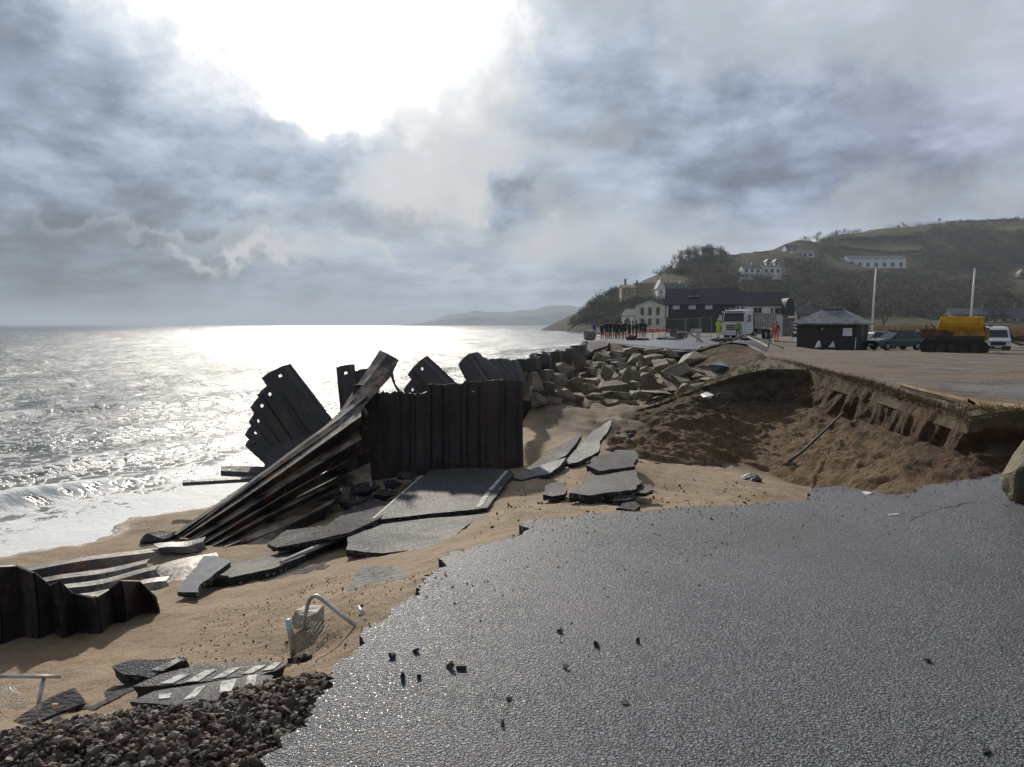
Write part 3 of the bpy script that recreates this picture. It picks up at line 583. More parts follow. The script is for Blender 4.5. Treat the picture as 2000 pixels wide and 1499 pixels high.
piles('sheet_pile_plank', 'two flat sheet piles lying level over the water edge left of the fan',
      [((560, 915, 14.2), (560, 938, 13.9), (432, 931, 14.0), (433, 913, 14.4)), ((540, 930, 13.8), (540, 940, 13.6), (357, 951, 13.4), (357, 944, 13.7), {'rows': 10})], depth=.05)
# lower left: collapsed troughs lying on the sand, their cut ends in shadow
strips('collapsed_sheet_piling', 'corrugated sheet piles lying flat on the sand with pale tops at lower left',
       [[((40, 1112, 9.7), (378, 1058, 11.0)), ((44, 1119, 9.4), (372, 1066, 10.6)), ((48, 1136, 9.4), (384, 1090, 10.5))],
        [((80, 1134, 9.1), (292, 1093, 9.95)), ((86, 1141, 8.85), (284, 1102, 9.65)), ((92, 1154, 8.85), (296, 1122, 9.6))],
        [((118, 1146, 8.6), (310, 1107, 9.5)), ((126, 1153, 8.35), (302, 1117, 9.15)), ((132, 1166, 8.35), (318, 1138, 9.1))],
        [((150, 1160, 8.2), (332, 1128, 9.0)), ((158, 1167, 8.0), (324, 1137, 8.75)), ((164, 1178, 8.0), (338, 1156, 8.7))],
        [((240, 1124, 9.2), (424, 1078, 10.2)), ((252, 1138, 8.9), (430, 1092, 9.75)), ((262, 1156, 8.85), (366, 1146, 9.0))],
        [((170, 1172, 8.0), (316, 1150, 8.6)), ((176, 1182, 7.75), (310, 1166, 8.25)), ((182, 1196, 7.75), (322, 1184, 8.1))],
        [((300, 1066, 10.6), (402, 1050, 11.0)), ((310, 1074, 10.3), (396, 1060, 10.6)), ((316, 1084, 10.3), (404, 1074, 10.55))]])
dz = [(x, y, d - .62 + max(0, x - 180) * .002, b + 20) for x, y, d, b in [(-160, 1100, 6.9, 1350), (-70, 1096, 6.8, 1345), (-5, 1106, 6.8, 1335), (32, 1104, 6.75, 1330), (68, 1118, 6.8, 1318), (98, 1142, 6.75, 1305), (116, 1136, 6.75, 1292), (142, 1158, 6.75, 1285), (186, 1166, 6.8, 1275), (212, 1150, 6.9, 1262), (234, 1134, 7.0, 1250), (272, 1134, 7.05, 1240), (306, 1166, 7.1, 1225)]]
root = empty('sheet_pile_wall'); tag(root, 'black zig-zag edge of fallen sheet piling in shade at the left margin', 'sheet piling', 'torn steel sheet piling on the beach')
for k in range(0, 12, 2):
    a, b, c = dz[k], dz[k + 1], dz[k + 2]; vs = []; nr = 7
    for i in range(nr):
        t = i / (nr - 1)
        for qi, q in enumerate((a, b, c)):
            top = P(q[0], q[1], d=q[2] + (.16 if qi == 1 else 0)); bot = P(q[0] + 6, q[3], d=q[2] + .12 + (.16 if qi == 1 else 0)); p = top.lerp(bot, t); p.y += .05 * math.sin(math.pi * t); vs.append(p)
    me = py_mesh('sheet_pile', vs, [(i * 3 + j, i * 3 + j + 1, i * 3 + j + 4, i * 3 + j + 3) for i in range(nr - 1) for j in range(2)], RUST, root)
    s = me.modifiers.new('thickness', 'SOLIDIFY'); s.thickness = .02

st_ = MB(); st_.tube([P(764, 712, d=13.9), P(766, 735, d=13.8), P(771, 752, d=13.8), P(782, 768, d=13.75)], [.02, .03, .02, .03], n=6); tag(st_.build('torn_strap', RUST), 'torn steel strap dangling beside the highest pile tip', 'scrap')
st_ = MB()
for k_ in range(5): st_.tube([P(704 + 3 * k_, 790 + 3 * k_, d=13.3), P(712 + (k_ * 7) % 9, 808 + 2 * k_, d=13.2), P(706 + 3 * k_, 826 + 3 * k_, d=13.25), P(714, 838, d=13.2)], .012, n=5)
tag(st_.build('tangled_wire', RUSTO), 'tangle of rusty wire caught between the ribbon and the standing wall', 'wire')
# ------------------------------------------------------------------ broken slabs
class Plane:
    def __init__(s, a, b, c):
        s.p = [P(q[0], q[1], z=q[2]) if q[2] < 3 else P(q[0], q[1], d=q[2]) for q in (a, b, c)]
        s.n = (s.p[1] - s.p[0]).cross(s.p[2] - s.p[0]).normalized()
        if s.n.z < 0: s.n = -s.n
    def __call__(s, px, py, off=0):
        o = Vector((0, 0, EYE)); q = P(px, py, d=1.0) - o; t = (s.p[0] + s.n * off - o).dot(s.n) / q.dot(s.n); return o + q * t
def slab(name, label, pl, poly, thick=.09, cat='asphalt slab', group='broken asphalt slabs on the sand', top=None, side=None, paint=(), jit=.03, step=.08, seed=1, under=True, parent_of=None):
    pl = Plane(*pl); pts = [pl(*q) for q in poly]; top = top or SLAB; side = side or BROKEN
    ar = sum((a.x * b.y - b.x * a.y) for a, b in zip(pts, pts[1:] + pts[:1]))
    if ar < 0: pts = pts[::-1]
    J = jag(pts, step, jit, seed, closed=True)
    J = [p - pl.n * (p - pl.p[0]).dot(pl.n) for p in J]
    bm = bmesh.new(); tv = [bm.verts.new(p) for p in J]; n = len(tv); f = bm.faces.new(tv); cen = sum(J, Vector()) / n; rnd = random.Random(seed)
    mv = [bm.verts.new(p + (p - cen).normalized() * rnd.uniform(-.03, .02) - pl.n * thick * .5) for p in J]
    bv = [bm.verts.new(p + (cen - p) * rnd.uniform(.0, .05) - pl.n * thick * rnd.uniform(.85, 1.15)) for p in J]
    for i in range(n):
        j = (i + 1) % n
        bm.faces.new((tv[i], mv[i], mv[j], tv[j])).material_index = 1; bm.faces.new((mv[i], bv[i], bv[j], mv[j])).material_index = 1
    g = bm.faces.new(bv[::-1]); g.material_index = 1
    bmesh.ops.triangulate(bm, faces=[f, g]); bmesh.ops.recalc_face_normals(bm, faces=bm.faces[:])
    me = bpy.data.meshes.new(name); bm.to_mesh(me); bm.free(); o = link(name, me, [top, side]); tag(o, label, cat, group)
    for q in paint:
        m_ = MB(); qq = [pl(a, b, .003) for a, b in q]; m_.prism(qq, pl.n * .002); m_.build('painted_line', WHITELINE, o)
    return o
def loft_slab(name, label, lines, thick, nc=60, nr=8, cat='asphalt slab', group='broken asphalt slabs on the sand', top=None, jit=.02, seed=1):
    """bent slab: top surface lofted through polylines of (px, py, d)"""
    Ls = [resample([P(q[0], q[1], d=q[2]) for q in l], nc) for l in lines]; rows = []
    for a, b in zip(Ls[:-1], Ls[1:]):
        for i in range(nr): rows.append(a + (b - a) * (i / nr))
    rows.append(Ls[-1]); V = np.array(rows); m_ = len(rows)
    V[0, :, 1] += jit * fbm(V[0, :, 0] * 7, V[0, :, 1] * 7, 4, seed); V[-1, :, 1] += jit * fbm(V[-1, :, 0] * 7, V[-1, :, 1] * 7, 4, seed + 1)
    B = V.copy(); B[..., 2] -= thick * (1 + .25 * fbm(V[..., 0] * 5, V[..., 1] * 5, 3, seed)); vs = np.concatenate([V.reshape(-1, 3), B.reshape(-1, 3)]); N = m_ * nc; fs = []; mi = []
    for i in range(m_ - 1):
        for j in range(nc - 1):
            a = i * nc + j; fs += [(a, a + 1, a + nc + 1, a + nc), (N + a + nc, N + a + nc + 1, N + a + 1, N + a)]; mi += [0, 1]
    per = [j for j in range(nc)] + [i * nc + nc - 1 for i in range(1, m_)] + [(m_ - 1) * nc + j for j in range(nc - 2, -1, -1)] + [i * nc for i in range(m_ - 2, 0, -1)]
    for a, b in zip(per, per[1:] + per[:1]): fs.append((a, N + a, N + b, b)); mi.append(1)
    o = py_mesh(name, vs, fs, [top or SLAB, BROKEN], None, False, mi)
    bm = bmesh.new(); bm.from_mesh(o.data); bmesh.ops.recalc_face_normals(bm, faces=bm.faces[:]); bm.to_mesh(o.data); bm.free()
    return tag(o, label, cat, group)
PALESLAB = mat('pale_slab', lambda w, b, co: m_asphalt(w, b, co, (.05, .052, .055), (.42, .43, .44), 60, .45, .8))
slab('asphalt_slab', 'large flat asphalt slab with white edge line below the standing sheet piles', ((740, 1013, -.95), (990, 920, -.92), (840, 920, -.93)),
     [(725, 1016), (803, 946), (842, 919), (905, 914), (997, 917), (1003, 926), (975, 962), (951, 992), (930, 995), (845, 1003), (770, 1012)], .10, seed=4, jit=.02,
     paint=[[(727, 1013), (731, 1013), (826, 929), (823, 929)], [(986, 921), (993, 920), (961, 958), (953, 958)], [(951, 960), (959, 960), (940, 990), (929, 991)]])
slab('asphalt_slab', 'grey slab sloping to the sand in front of the white-lined slab', ((740, 1022, -1.0), (936, 1006, -.96), (848, 1069, -.90)),
     [(680, 1050), (740, 1022), (850, 1012), (936, 1005), (944, 1008), (904, 1032), (873, 1058), (848, 1069), (750, 1081), (677, 1074)], .09, seed=5, jit=.02)
slab('asphalt_slab', 'dark upturned slab leaning against the right end of the sheet piles', ((1012, 935, 13.6), (1130, 850, 15.2), (1090, 892, 14.2)),
     [(1012, 937), (1026, 918), (1075, 880), (1118, 855), (1136, 849), (1126, 866), (1105, 890), (1060, 912)], .08, seed=6, jit=.02)
slab('asphalt_slab', 'curved slab with pale top tilted under the dark upturned slab', ((1008, 932, 12.6), (1104, 895, 13.4), (1080, 920, 12.55)),
     [(1004, 934), (1030, 920), (1070, 904), (1106, 894), (1092, 912), (1072, 926), (1045, 930), (1020, 938)], .14, seed=7, jit=.015, top=PALESLAB)
slab('asphalt_slab', 'bright tapering slab standing on end with its tip pointing up right', ((1110, 900, 13.4), (1192, 822, 15.4), (1165, 890, 13.5)),
     [(1103, 902), (1122, 880), (1155, 845), (1194, 820), (1190, 838), (1172, 862), (1170, 882), (1150, 893), (1128, 903), (1108, 907)], .09, seed=8, jit=.025, top=PALESLAB)
slab('asphalt_slab', 'upper of the two thick dark slabs stacked beside the tapering slab', ((1150, 915, -.70), (1245, 910, -.72), (1200, 882, -.62)),
     [(1146, 909), (1160, 893), (1205, 879), (1238, 880), (1247, 895), (1240, 910), (1212, 916), (1170, 920)], .10, seed=9, jit=.05)
slab('asphalt_slab', 'lower and larger of the two thick dark slabs stacked beside the tapering slab', ((1115, 962, -.62), (1245, 950, -.62), (1180, 925, -.60)),
     [(1112, 963), (1135, 946), (1150, 930), (1240, 919), (1250, 940), (1244, 957), (1190, 962), (1150, 968)], .13, seed=10, jit=.04)
slab('asphalt_slab', 'small rounded asphalt piece left of the two stacked dark slabs', ((1062, 965, -.72), (1105, 962, -.72), (1080, 942, -.70)), [(1060, 966), (1066, 948), (1090, 940), (1106, 955), (1105, 965), (1080, 970)], .08, seed=11)
slab('asphalt_slab', 'small dark fragment under the right corner of the stacked slabs', ((1240, 962, -.68), (1275, 958, -.68), (1255, 945, -.66)), [(1238, 963), (1250, 948), (1272, 947), (1277, 956), (1262, 964)], .06, seed=12)
slab('asphalt_slab', 'thin dark fragment lying in front of the stacked slabs', ((1196, 977, -.70), (1240, 972, -.70), (1215, 962, -.68)), [(1195, 978), (1205, 966), (1235, 963), (1244, 970), (1225, 977)], .05, seed=13)
slab('asphalt_slab', 'crumbled dark fragment nearest the road edge below the stacked slabs', ((1208, 993, -.66), (1248, 990, -.66), (1230, 980, -.62)), [(1205, 994), (1215, 984), (1240, 979), (1251, 988), (1235, 995)], .06, seed=14, jit=.05)
slab('asphalt_slab', 'weathered grey slab lying alone on the sand beside the road edge', ((690, 1160, -.53), (790, 1140, -.44), (740, 1110, -.53)),
     [(672, 1168), (690, 1130), (706, 1108), (740, 1104), (780, 1112), (796, 1128), (790, 1150), (768, 1168), (720, 1176)], .16, top=GREYROCK, seed=15, jit=.03)
slab('asphalt_slab', 'wet slab with bright mirror shine beside the collapsed piles', ((350, 1154, -1.08), (400, 1088, -1.12), (440, 1104, -1.05)), [(345, 1157), (372, 1120), (398, 1086), (425, 1084), (448, 1098), (420, 1120), (393, 1142), (388, 1157)], .06, seed=16, top=simple('wet_concrete', (.16, .16, .16), .22, .3, 8, .6, bump=.25, bscale=40))
loft_slab('asphalt_slab', 'long curved footway slab with broken edge rising to the right', [[(392, 1136, 8.3), (430, 1108, 8.9), (500, 1092, 9.2), (570, 1076, 9.4), (664, 1048, 9.95)], [(390, 1132, 8.1), (450, 1128, 8.1), (536, 1110, 8.35), (580, 1092, 8.75), (674, 1050, 9.8)]], .12, top=SLAB, seed=17)
loft_slab('asphalt_slab', 'thin strip of broken asphalt lying below the curved footway slab', [[(410, 1160, 7.9), (500, 1146, 8.0), (560, 1120, 8.3), (640, 1096, 8.75), (720, 1088, 8.8)], [(404, 1162, 7.75), (460, 1160, 7.7), (530, 1146, 7.85), (600, 1118, 8.2), (718, 1096, 8.6)]], .08, top=BROKEN, seed=18)
kb = MB(); kb.tube([P(548, 1098, d=8.55), P(606, 1074, d=9.0), P(676, 1047, d=9.7)], [.02, .03, .035], n=6); tag(kb.build('kerb_strip', simple('pale_concrete', (.42, .41, .39), .7)), 'pale kerb strip along the raised end of the curved footway slab', 'kerb')
# striped crossing pieces near the pebbles
slab('asphalt_slab', 'near asphalt slab painted with white diagonal stripes, lying on top', ((270, 1338, -.42), (550, 1296, -.34), (384, 1300, -.40)),
     [(261, 1339), (312, 1318), (384, 1298), (470, 1294), (549, 1291), (557, 1300), (536, 1311), (460, 1322), (400, 1332), (330, 1338)], .10, seed=19, jit=.02,
     paint=[[(312, 1336), (338, 1335), (372, 1317), (352, 1317)], [(360, 1333), (388, 1331), (424, 1308), (400, 1310)], [(414, 1327), (440, 1323), (470, 1304), (450, 1305)], [(470, 1318), (494, 1315), (520, 1300), (500, 1301)], [(512, 1311), (534, 1308), (550, 1294), (536, 1295)]])
slab('asphalt_slab', 'near slab with bold white stripes partly buried by pebbles', ((260, 1368, -.34), (530, 1330, -.26), (400, 1334, -.34)),
     [(250, 1372), (304, 1350), (400, 1334), (500, 1318), (533, 1320), (530, 1346), (480, 1362), (330, 1378)], .09, seed=20, jit=.02,
     paint=[[(310, 1356), (336, 1354), (332, 1364), (310, 1366)], [(384, 1344), (404, 1338), (380, 1364), (358, 1368)], [(432, 1332), (464, 1326), (452, 1350), (428, 1355)], [(484, 1320), (502, 1318), (496, 1350), (478, 1350)]])
slab('asphalt_slab', 'small dark slab with one white line behind the striped slabs', ((225, 1305, -.58), (355, 1288, -.52), (250, 1318, -.58)), [(219, 1302), (250, 1291), (330, 1286), (358, 1283), (362, 1290), (310, 1314), (294, 1324), (240, 1318)], .08, seed=21,
     paint=[[(295, 1309), (346, 1286), (357, 1289), (318, 1311)]])
slab('asphalt_slab', 'dark slab on edge between the striped slab and the road', ((560, 1335, 4.25), (648, 1290, 4.45), (600, 1300, 4.5)), [(552, 1324), (600, 1302), (648, 1285), (653, 1296), (600, 1326), (560, 1342)], .09, seed=22, top=BROKEN)
slab('asphalt_slab', 'black broken slab edge running from the mesh frame to the striped slabs', ((150, 1385, 4.2), (310, 1322, 4.65), (230, 1345, 4.55)), [(150, 1384), (200, 1350), (262, 1334), (312, 1318), (300, 1334), (250, 1352), (180, 1388)], .10, seed=23, top=BROKEN)
s6 = slab('asphalt_slab', 'thick dark slab with a small yellow reflector at lower left corner', ((8, 1425, 3.95), (150, 1346, 4.32), (154, 1384, 4.12)), [(4, 1426), (40, 1398), (100, 1364), (146, 1344), (160, 1358), (156, 1376), (100, 1396), (40, 1424)], .12, seed=24, top=BROKEN)
rb = MB(); c = P(108, 1378, d=4.0); rb.box(tuple(c), (.032, .014, .018), M=None); rb.build('reflector', simple('reflector_amber', (.5, .36, .08), .4, .3), s6)
slab('asphalt_slab', 'added dark sheet standing in for the shade under the twisted piles', ((480, 1072, -1.30), (720, 985, -1.16), (600, 1040, -1.16)), [(520, 1062), (560, 1036), (640, 1026), (716, 968), (770, 985), (742, 1012), (684, 1040), (600, 1058), (540, 1070)], .07, seed=51, top=BROKEN)  # dark sheet added in place of the shadow below the piles
# ------------------------------------------------------------------ rocks
def rock(name, label, c, size, seed, mt, cat='boulder', group=None, npts=15, rough=.05, rz=0, sub=2, tilt=.25):
    rnd = random.Random(seed); bm = bmesh.new()
    for i in range(npts):
        v = Vector((rnd.gauss(0, 1), rnd.gauss(0, 1), rnd.gauss(0, 1))).normalized()
        k = 1 / max(abs(v.x), abs(v.y), abs(v.z)); v = v * (1 + (k - 1) * .62) * rnd.uniform(.85, 1.0); bm.verts.new(v)
    h = bmesh.ops.convex_hull(bm, input=bm.verts[:]); bmesh.ops.delete(bm, geom=[g for g in h['geom_interior'] if isinstance(g, bmesh.types.BMVert)], context='VERTS')
    bmesh.ops.bevel(bm, geom=bm.edges[:], offset=.045, segments=1, affect='EDGES', profile=.5)
    bmesh.ops.triangulate(bm, faces=bm.faces[:])
    if sub: bmesh.ops.subdivide_edges(bm, edges=bm.edges[:], cuts=sub, use_grid_fill=True)
    for v in bm.verts:
        n = mnoise.fractal(v.co * 2.2 + Vector((seed * 1.7, 0, 0)), .9, 2.0, 4); v.co += v.co.normalized() * n * rough
    rot = Matrix.Rotation(rnd.uniform(-tilt, tilt), 4, 'X') @ Matrix.Rotation(rnd.uniform(-tilt, tilt), 4, 'Y') @ Matrix.Rotation(rnd.uniform(0, 6.3) if rz is None else rz, 4, 'Z')
    for v in bm.verts: v.co = rot @ v.co; v.co = Vector((v.co.x * size[0] / 2, v.co.y * size[1] / 2, v.co.z * size[2] / 2))
    bmesh.ops.recalc_face_normals(bm, faces=bm.faces[:])
    me = bpy.data.meshes.new(name); bm.to_mesh(me); bm.free(); o = link(name, me, mt); o.location = c; tag(o, label, cat, group); return o
Z4 = [(235, 410, 150, 170), (205, 490, 110, 70), (385, 470, 140, 90), (360, 385, 110, 90), (300, 375, 80, 80), (530, 425, 170, 150), (665, 350, 130, 90), (670, 425, 150, 100), (500, 295, 100, 130), (580, 265, 100, 120), (455, 355, 120, 90),
      (750, 240, 130, 100), (715, 285, 110, 50), (850, 265, 140, 100), (645, 275, 100, 60), (670, 312, 130, 60), (860, 212, 110, 60), (795, 365, 130, 160), (868, 430, 95, 110), (900, 300, 200, 80), (895, 337, 80, 60), (962, 380, 150, 150),
      (1110, 425, 170, 150), (840, 455, 260, 90), (890, 505, 260, 70), (995, 185, 150, 110), (1000, 245, 170, 90), (1130, 185, 170, 90), (1130, 245, 180, 100), (1060, 292, 100, 70), (1090, 335, 130, 100), (1190, 312, 160, 130), (1310, 340, 240, 150),
      (1275, 268, 100, 60), (1400, 248, 290, 120), (1235, 205, 160, 70), (1450, 335, 130, 70), (1330, 425, 140, 130), (1400, 470, 150, 90), (1500, 440, 200, 90), (1570, 405, 170, 60), (1120, 495, 280, 60), (1275, 380, 100, 70), (1215, 440, 80, 90), (560, 485, 80, 40),
      (1000, 440, 90, 80), (720, 470, 110, 60), (610, 385, 90, 80), (930, 250, 80, 70), (1250, 480, 130, 60), (450, 420, 90, 90), (780, 300, 90, 70), (1380, 380, 120, 80), (1480, 380, 130, 70), (1620, 370, 150, 60)]
Z4 += [(190, 440, 130, 130), (250, 500, 120, 80), (310, 470, 140, 110), (420, 510, 130, 80), (500, 480, 130, 90), (600, 470, 140, 90), (160, 380, 100, 110), (230, 330, 110, 90), (310, 310, 110, 100), (390, 320, 110, 90), (700, 510, 150, 70), (350, 530, 120, 60), (980, 510, 150, 70), (1080, 500, 120, 60)]
recs = []
for i, (cx, cy, w_, h_) in enumerate(Z4):
    bot = cy + h_ / 2; d = 22.5 + max(0, 560 - bot) / 340 * 14.5; d = min(d, float(np.interp(980 + (cx + w_ * .5) * .26, [q[0] for q in fw], [q[2] for q in fw])) - .6) if 980 + cx * .26 < 1147 else d; recs.append((980 + cx * .26, 640 + cy * .26, w_ * .26 * d / F * 1.16, h_ * .26 * d / F * 1.22, d))
recs += [(1040, 748, .62, .62, 19.4), (1064, 762, .60, .50, 19.9), (1052, 782, .55, .40, 19.0), (1086, 745, .75, .62, 21.2), (1100, 772, .70, .45, 20.4), (1082, 786, .50, .34, 19.4), (1118, 750, .70, .60, 22.6), (1130, 778, .60, .42, 21.4), (1066, 738, .60, .60, 20.8), (1100, 728, .70, .66, 23.5), (1146, 762, .70, .5, 22.8), (1030, 770, .4, .4, 18.7)]
ORD = ['leftmost', 'second', 'third', 'fourth', 'fifth', 'sixth', 'seventh', 'eighth', 'ninth', 'tenth', 'eleventh', 'twelfth', 'thirteenth', 'fourteenth', 'fifteenth', 'sixteenth', 'seventeenth', 'eighteenth', 'nineteenth', 'twentieth', 'twenty-first']
bands = [(0, 19.7, 'nearest'), (19.7, 21.5, 'second nearest'), (21.5, 24.2, 'lowest'), (24.2, 26, 'second lowest'), (26, 27.6, 'third lowest'), (27.6, 29.7, 'middle'), (29.7, 32.2, 'third highest'), (32.2, 34.8, 'second highest'), (34.8, 99, 'highest')]
for lo, hi, nm in bands:
    row = sorted([r for r in recs if lo <= r[4] < hi])
    for k, (px, py, w_, h_, d) in enumerate(row):
        sh = 'long flat' if w_ > 2.1 * h_ else 'tall angular' if h_ > 1.05 * w_ else 'broad angular' if w_ > 1.45 * h_ else 'blocky'
        where = ORD[k] + ' from the left' if k else ORD[0]
        rock('boulder', f'{sh} brown boulder, {where} in {nm} row of rock heap', P(px, py, d=d), (w_, max(.5, min(w_, 1.3)), h_), int(px * 7 + py), ROCK, group='armour boulders heaped behind the sea wall', rough=.045, npts=12)
rock('boulder', 'dark boulder wrapped in shiny sheeting at the right end of the rock heap', P(1402, 717, d=30), (.95, .8, .68), 77, simple('wrapped_sheeting', (.10, .12, .15), .35, .4, 3, .5, bump=.6, bscale=6), group=None, npts=11)
bo = rock('boulder', 'big lichen-stained boulder cut by the right edge beside the road', P(2050, 915, d=6.6), (.80, .85, .92), 5, MOSSROCK, npts=16, rough=.07, rz=.4, tilt=.08)
bo.location.z = -.03 - min(v.co.z for v in bo.data.vertices)
rock('rock', 'jagged dark rock on the sand behind the collapsed piles', P(312, 1052, d=11.4), (.62, .5, .30), 31, simple('dark_rock', (.045, .045, .045), .7, .5, 9, bump=.8, bscale=14), 'rock', rough=.12)
rock('rock', 'layered chunk of dark tarmac alone on the sand below the earth bank', P(1461, 938, d=14.1), (.55, .44, .27), 33, simple('tarmac_chunk', (.05, .046, .042), .55, .6, 8, bump=1, bscale=18), 'rubble', rough=.16, tilt=.5)
rock('rock', 'small flat tarmac piece touching the layered chunk on the sand', P(1481, 949, d=13.7), (.28, .24, .08), 34, BROKEN, 'rubble', rough=.1)
rock('rock', 'pale flat stone caught inside the bent rail and wire mesh', P(604, 1205, d=5.25), (.27, .26, .16), 35, simple('pale_stone', (.34, .32, .27), .7, .3, 8, bump=.6, bscale=20), 'rock', rough=.08)
rock('rock', 'rounded grey boulder lying against the foot of the rusty piles', P(822, 942, d=12.9), (.35, .25, .16), 36, GREYROCK, 'rock')
rock('rock', 'dark flat stone on the sand beside the bent rail', P(664, 1180, d=5.9), (.21, .15, .05), 37, BROKEN, 'rock')
rock('rock', 'jagged dark lump below the bent rail near the slab on edge', P(588, 1288, d=4.7), (.19, .14, .08), 38, BROKEN, 'rock', rough=.16)
for k, (px, py, w_, h_, lb, mt) in enumerate([(765, 1279, 18, 14, 'dark stone at the left of the pair nearest the road edge', 0), (812, 1269, 18, 11, 'dark flat stone right of its twin near the road edge', 0), (786, 1318, 11, 22, 'narrow upright dark stone on the road', 0), (818, 1320, 12, 11, 'tiny dark stone right of the narrow upright one', 0),
        (880, 1297, 22, 18, 'brown block of the touching pair of stones on the road', 1), (900, 1304, 28, 10, 'flat dark flake of the touching pair of stones on the road', 0), (1093, 1230, 14, 10, 'small brown stone farthest up the middle of the road', 1), (1165, 1255, 16, 14, 'dark round stone left of another in mid road', 0), (1247, 1250, 15, 14, 'dark round stone right of another in mid road', 0),
        (1105, 1299, 16, 12, 'pale brown pebble lying in the middle of the road', 2), (1220, 1371, 20, 9, 'black flat stone low in the middle of the road', 0), (1812, 1288, 20, 9, 'black stone alone on the right side of the road', 0), (995, 1363, 14, 8, 'dull brown chip below the touching pair on the road', 1), (982, 1410, 10, 14, 'upright brown chip close to the bottom edge of the picture', 1), (1928, 1466, 20, 12, 'black lump at the bottom right of the road', 0),
        (1692, 962, 28, 5, 'white chip at the broken far edge of the road', 3)]):
    d = P(px, py + h_ / 2, z=0).y; s = d / F
    rock('stone', lb, P(px, py, d=d) - Vector((0, 0, .22 * h_ * s)), (w_ * s, max(w_, h_) * s * .8, h_ * s * 1.15), 200 + k, [BROKEN, simple('brown_stone', (.12, .08, .055), .7), simple('tan_stone', (.36, .29, .21), .7), simple('white_stone', (.6, .6, .58), .7)][mt], 'stone', 'loose stones on the road', npts=10, sub=1)
# shingle bank at the feet: a mass of angular stones
def gravel(name, poly, n, smin, smax, mt, seed, zoff=0, maxd=9):
    rnd = np.random.RandomState(seed); pts = [P(q[0], q[1], z=q[2]) for q in poly]
    xs = [p.x for p in pts]; ys = [p.y for p in pts]; X = []; 
    px = rnd.uniform(min(xs), max(xs), n * 4); py = rnd.uniform(min(ys), max(ys), n * 4); ins = np.zeros(len(px), bool); j = len(pts) - 1
    for i in range(len(pts)):
        a, b = pts[i], pts[j]; cnd = ((a.y > py) != (b.y > py)) & (px < (b.x - a.x) * (py - a.y) / (b.y - a.y + 1e-12) + a.x); ins ^= cnd; j = i
    px, py = px[ins][:n], py[ins][:n]; n = len(px)
    t = (1 + 5 ** .5) / 2; ico = np.array([(-1, t, 0), (1, t, 0), (-1, -t, 0), (1, -t, 0), (0, -1, t), (0, 1, t), (0, -1, -t), (0, 1, -t), (t, 0, -1), (t, 0, 1), (-t, 0, -1), (-t, 0, 1)]) / math.hypot(1, t)
    fc = np.array([(0, 11, 5), (0, 5, 1), (0, 1, 7), (0, 7, 10), (0, 10, 11), (1, 5, 9), (5, 11, 4), (11, 10, 2), (10, 7, 6), (7, 1, 8), (3, 9, 4), (3, 4, 2), (3, 2, 6), (3, 6, 8), (3, 8, 9), (4, 9, 5), (2, 4, 11), (6, 2, 10), (8, 6, 7), (9, 8, 1)])
    sz = smin * (smax / smin) ** (rnd.rand(n) ** 2.2)
    V = ico[None] * rnd.uniform(.62, 1.1, (n, 12, 1)) * (sz[:, None] * np.stack([rnd.uniform(.8, 1.3, n), rnd.uniform(.7, 1.1, n), rnd.uniform(.35, .75, n)], 1))[:, None, :]
    q = rnd.normal(size=(n, 4)); q[:, 1:3] *= .5; q /= np.linalg.norm(q, axis=1, keepdims=True); w_, x, y, z = q.T
    Rm = np.stack([1 - 2 * (y * y + z * z), 2 * (x * y - z * w_), 2 * (x * z + y * w_), 2 * (x * y + z * w_), 1 - 2 * (x * x + z * z), 2 * (y * z - x * w_), 2 * (x * z - y * w_), 2 * (y * z + x * w_), 1 - 2 * (x * x + y * y)], 1).reshape(n, 3, 3)
    V = np.einsum('nij,nkj->nki', Rm, V)
    V[..., 0] += px[:, None]; V[..., 1] += py[:, None]; V[..., 2] += (beach_z(px, py) + zoff + rnd.uniform(-.2, .9, n) * sz)[:, None]
    me = bpy.data.meshes.new(name); nf = n * 20; F_ = (fc[None] + (np.arange(n) * 12)[:, None, None]).reshape(-1, 3)
    me.vertices.add(n * 12); me.vertices.foreach_set('co', V.astype(np.float32).ravel()); me.loops.add(nf * 3); me.polygons.add(nf)
    me.loops.foreach_set('vertex_index', F_.astype(np.int32).ravel()); me.polygons.foreach_set('loop_start', np.arange(nf, dtype=np.int32) * 3); me.polygons.foreach_set('use_smooth', np.zeros(nf, bool)); me.update(calc_edges=True)
    return setting(link(name, me, mt), 'stuff')
def m_gravel(cols):
    def f(w, b, co):
        r = w.add('ShaderNodeNewGeometry').outputs['Random Per Island']
        c = w.ramp(r, cols); n = w.noise(co, 60, 4, .6)
        w.put(b.inputs['Base Color'], w.mix(w.sstep(n, .3, .7), c, w.mix(.5, c, (.03, .025, .02)))); b.inputs['Roughness'].default_value = .72; b.inputs['Specular IOR Level'].default_value = .3
        w.put(b.inputs['Normal'], w.bump(n, .5, .01))
    return f
SHINGLE = mat('shingle', m_gravel([(0, (.030, .022, .019)), (.35, (.085, .050, .038)), (.6, (.145, .090, .066)), (.75, (.075, .068, .066)), (.88, (.21, .155, .115)), (1, (.42, .37, .31))]))
gravel('shingle', [(-260, 1470, -.25), (0, 1436, -.35), (120, 1402, -.35), (180, 1390, -.35), (260, 1374, -.32), (400, 1362, -.3), (520, 1342, -.26), (560, 1326, -.26), (640, 1315, -.2), (664, 1330, -.16), (640, 1372, -.14), (600, 1430, -.12), (560, 1480, -.1), (500, 1600, -.1), (-400, 1700, -.1)], 30000, .004, .034, SHINGLE, 5, .012)
gravel('shingle', [(420, 1372, -.3), (520, 1342, -.26), (560, 1326, -.26), (640, 1312, -.2), (664, 1330, -.16), (640, 1372, -.14), (600, 1420, -.12), (500, 1400, -.2)], 120, .016, .038, SHINGLE, 15, .02)
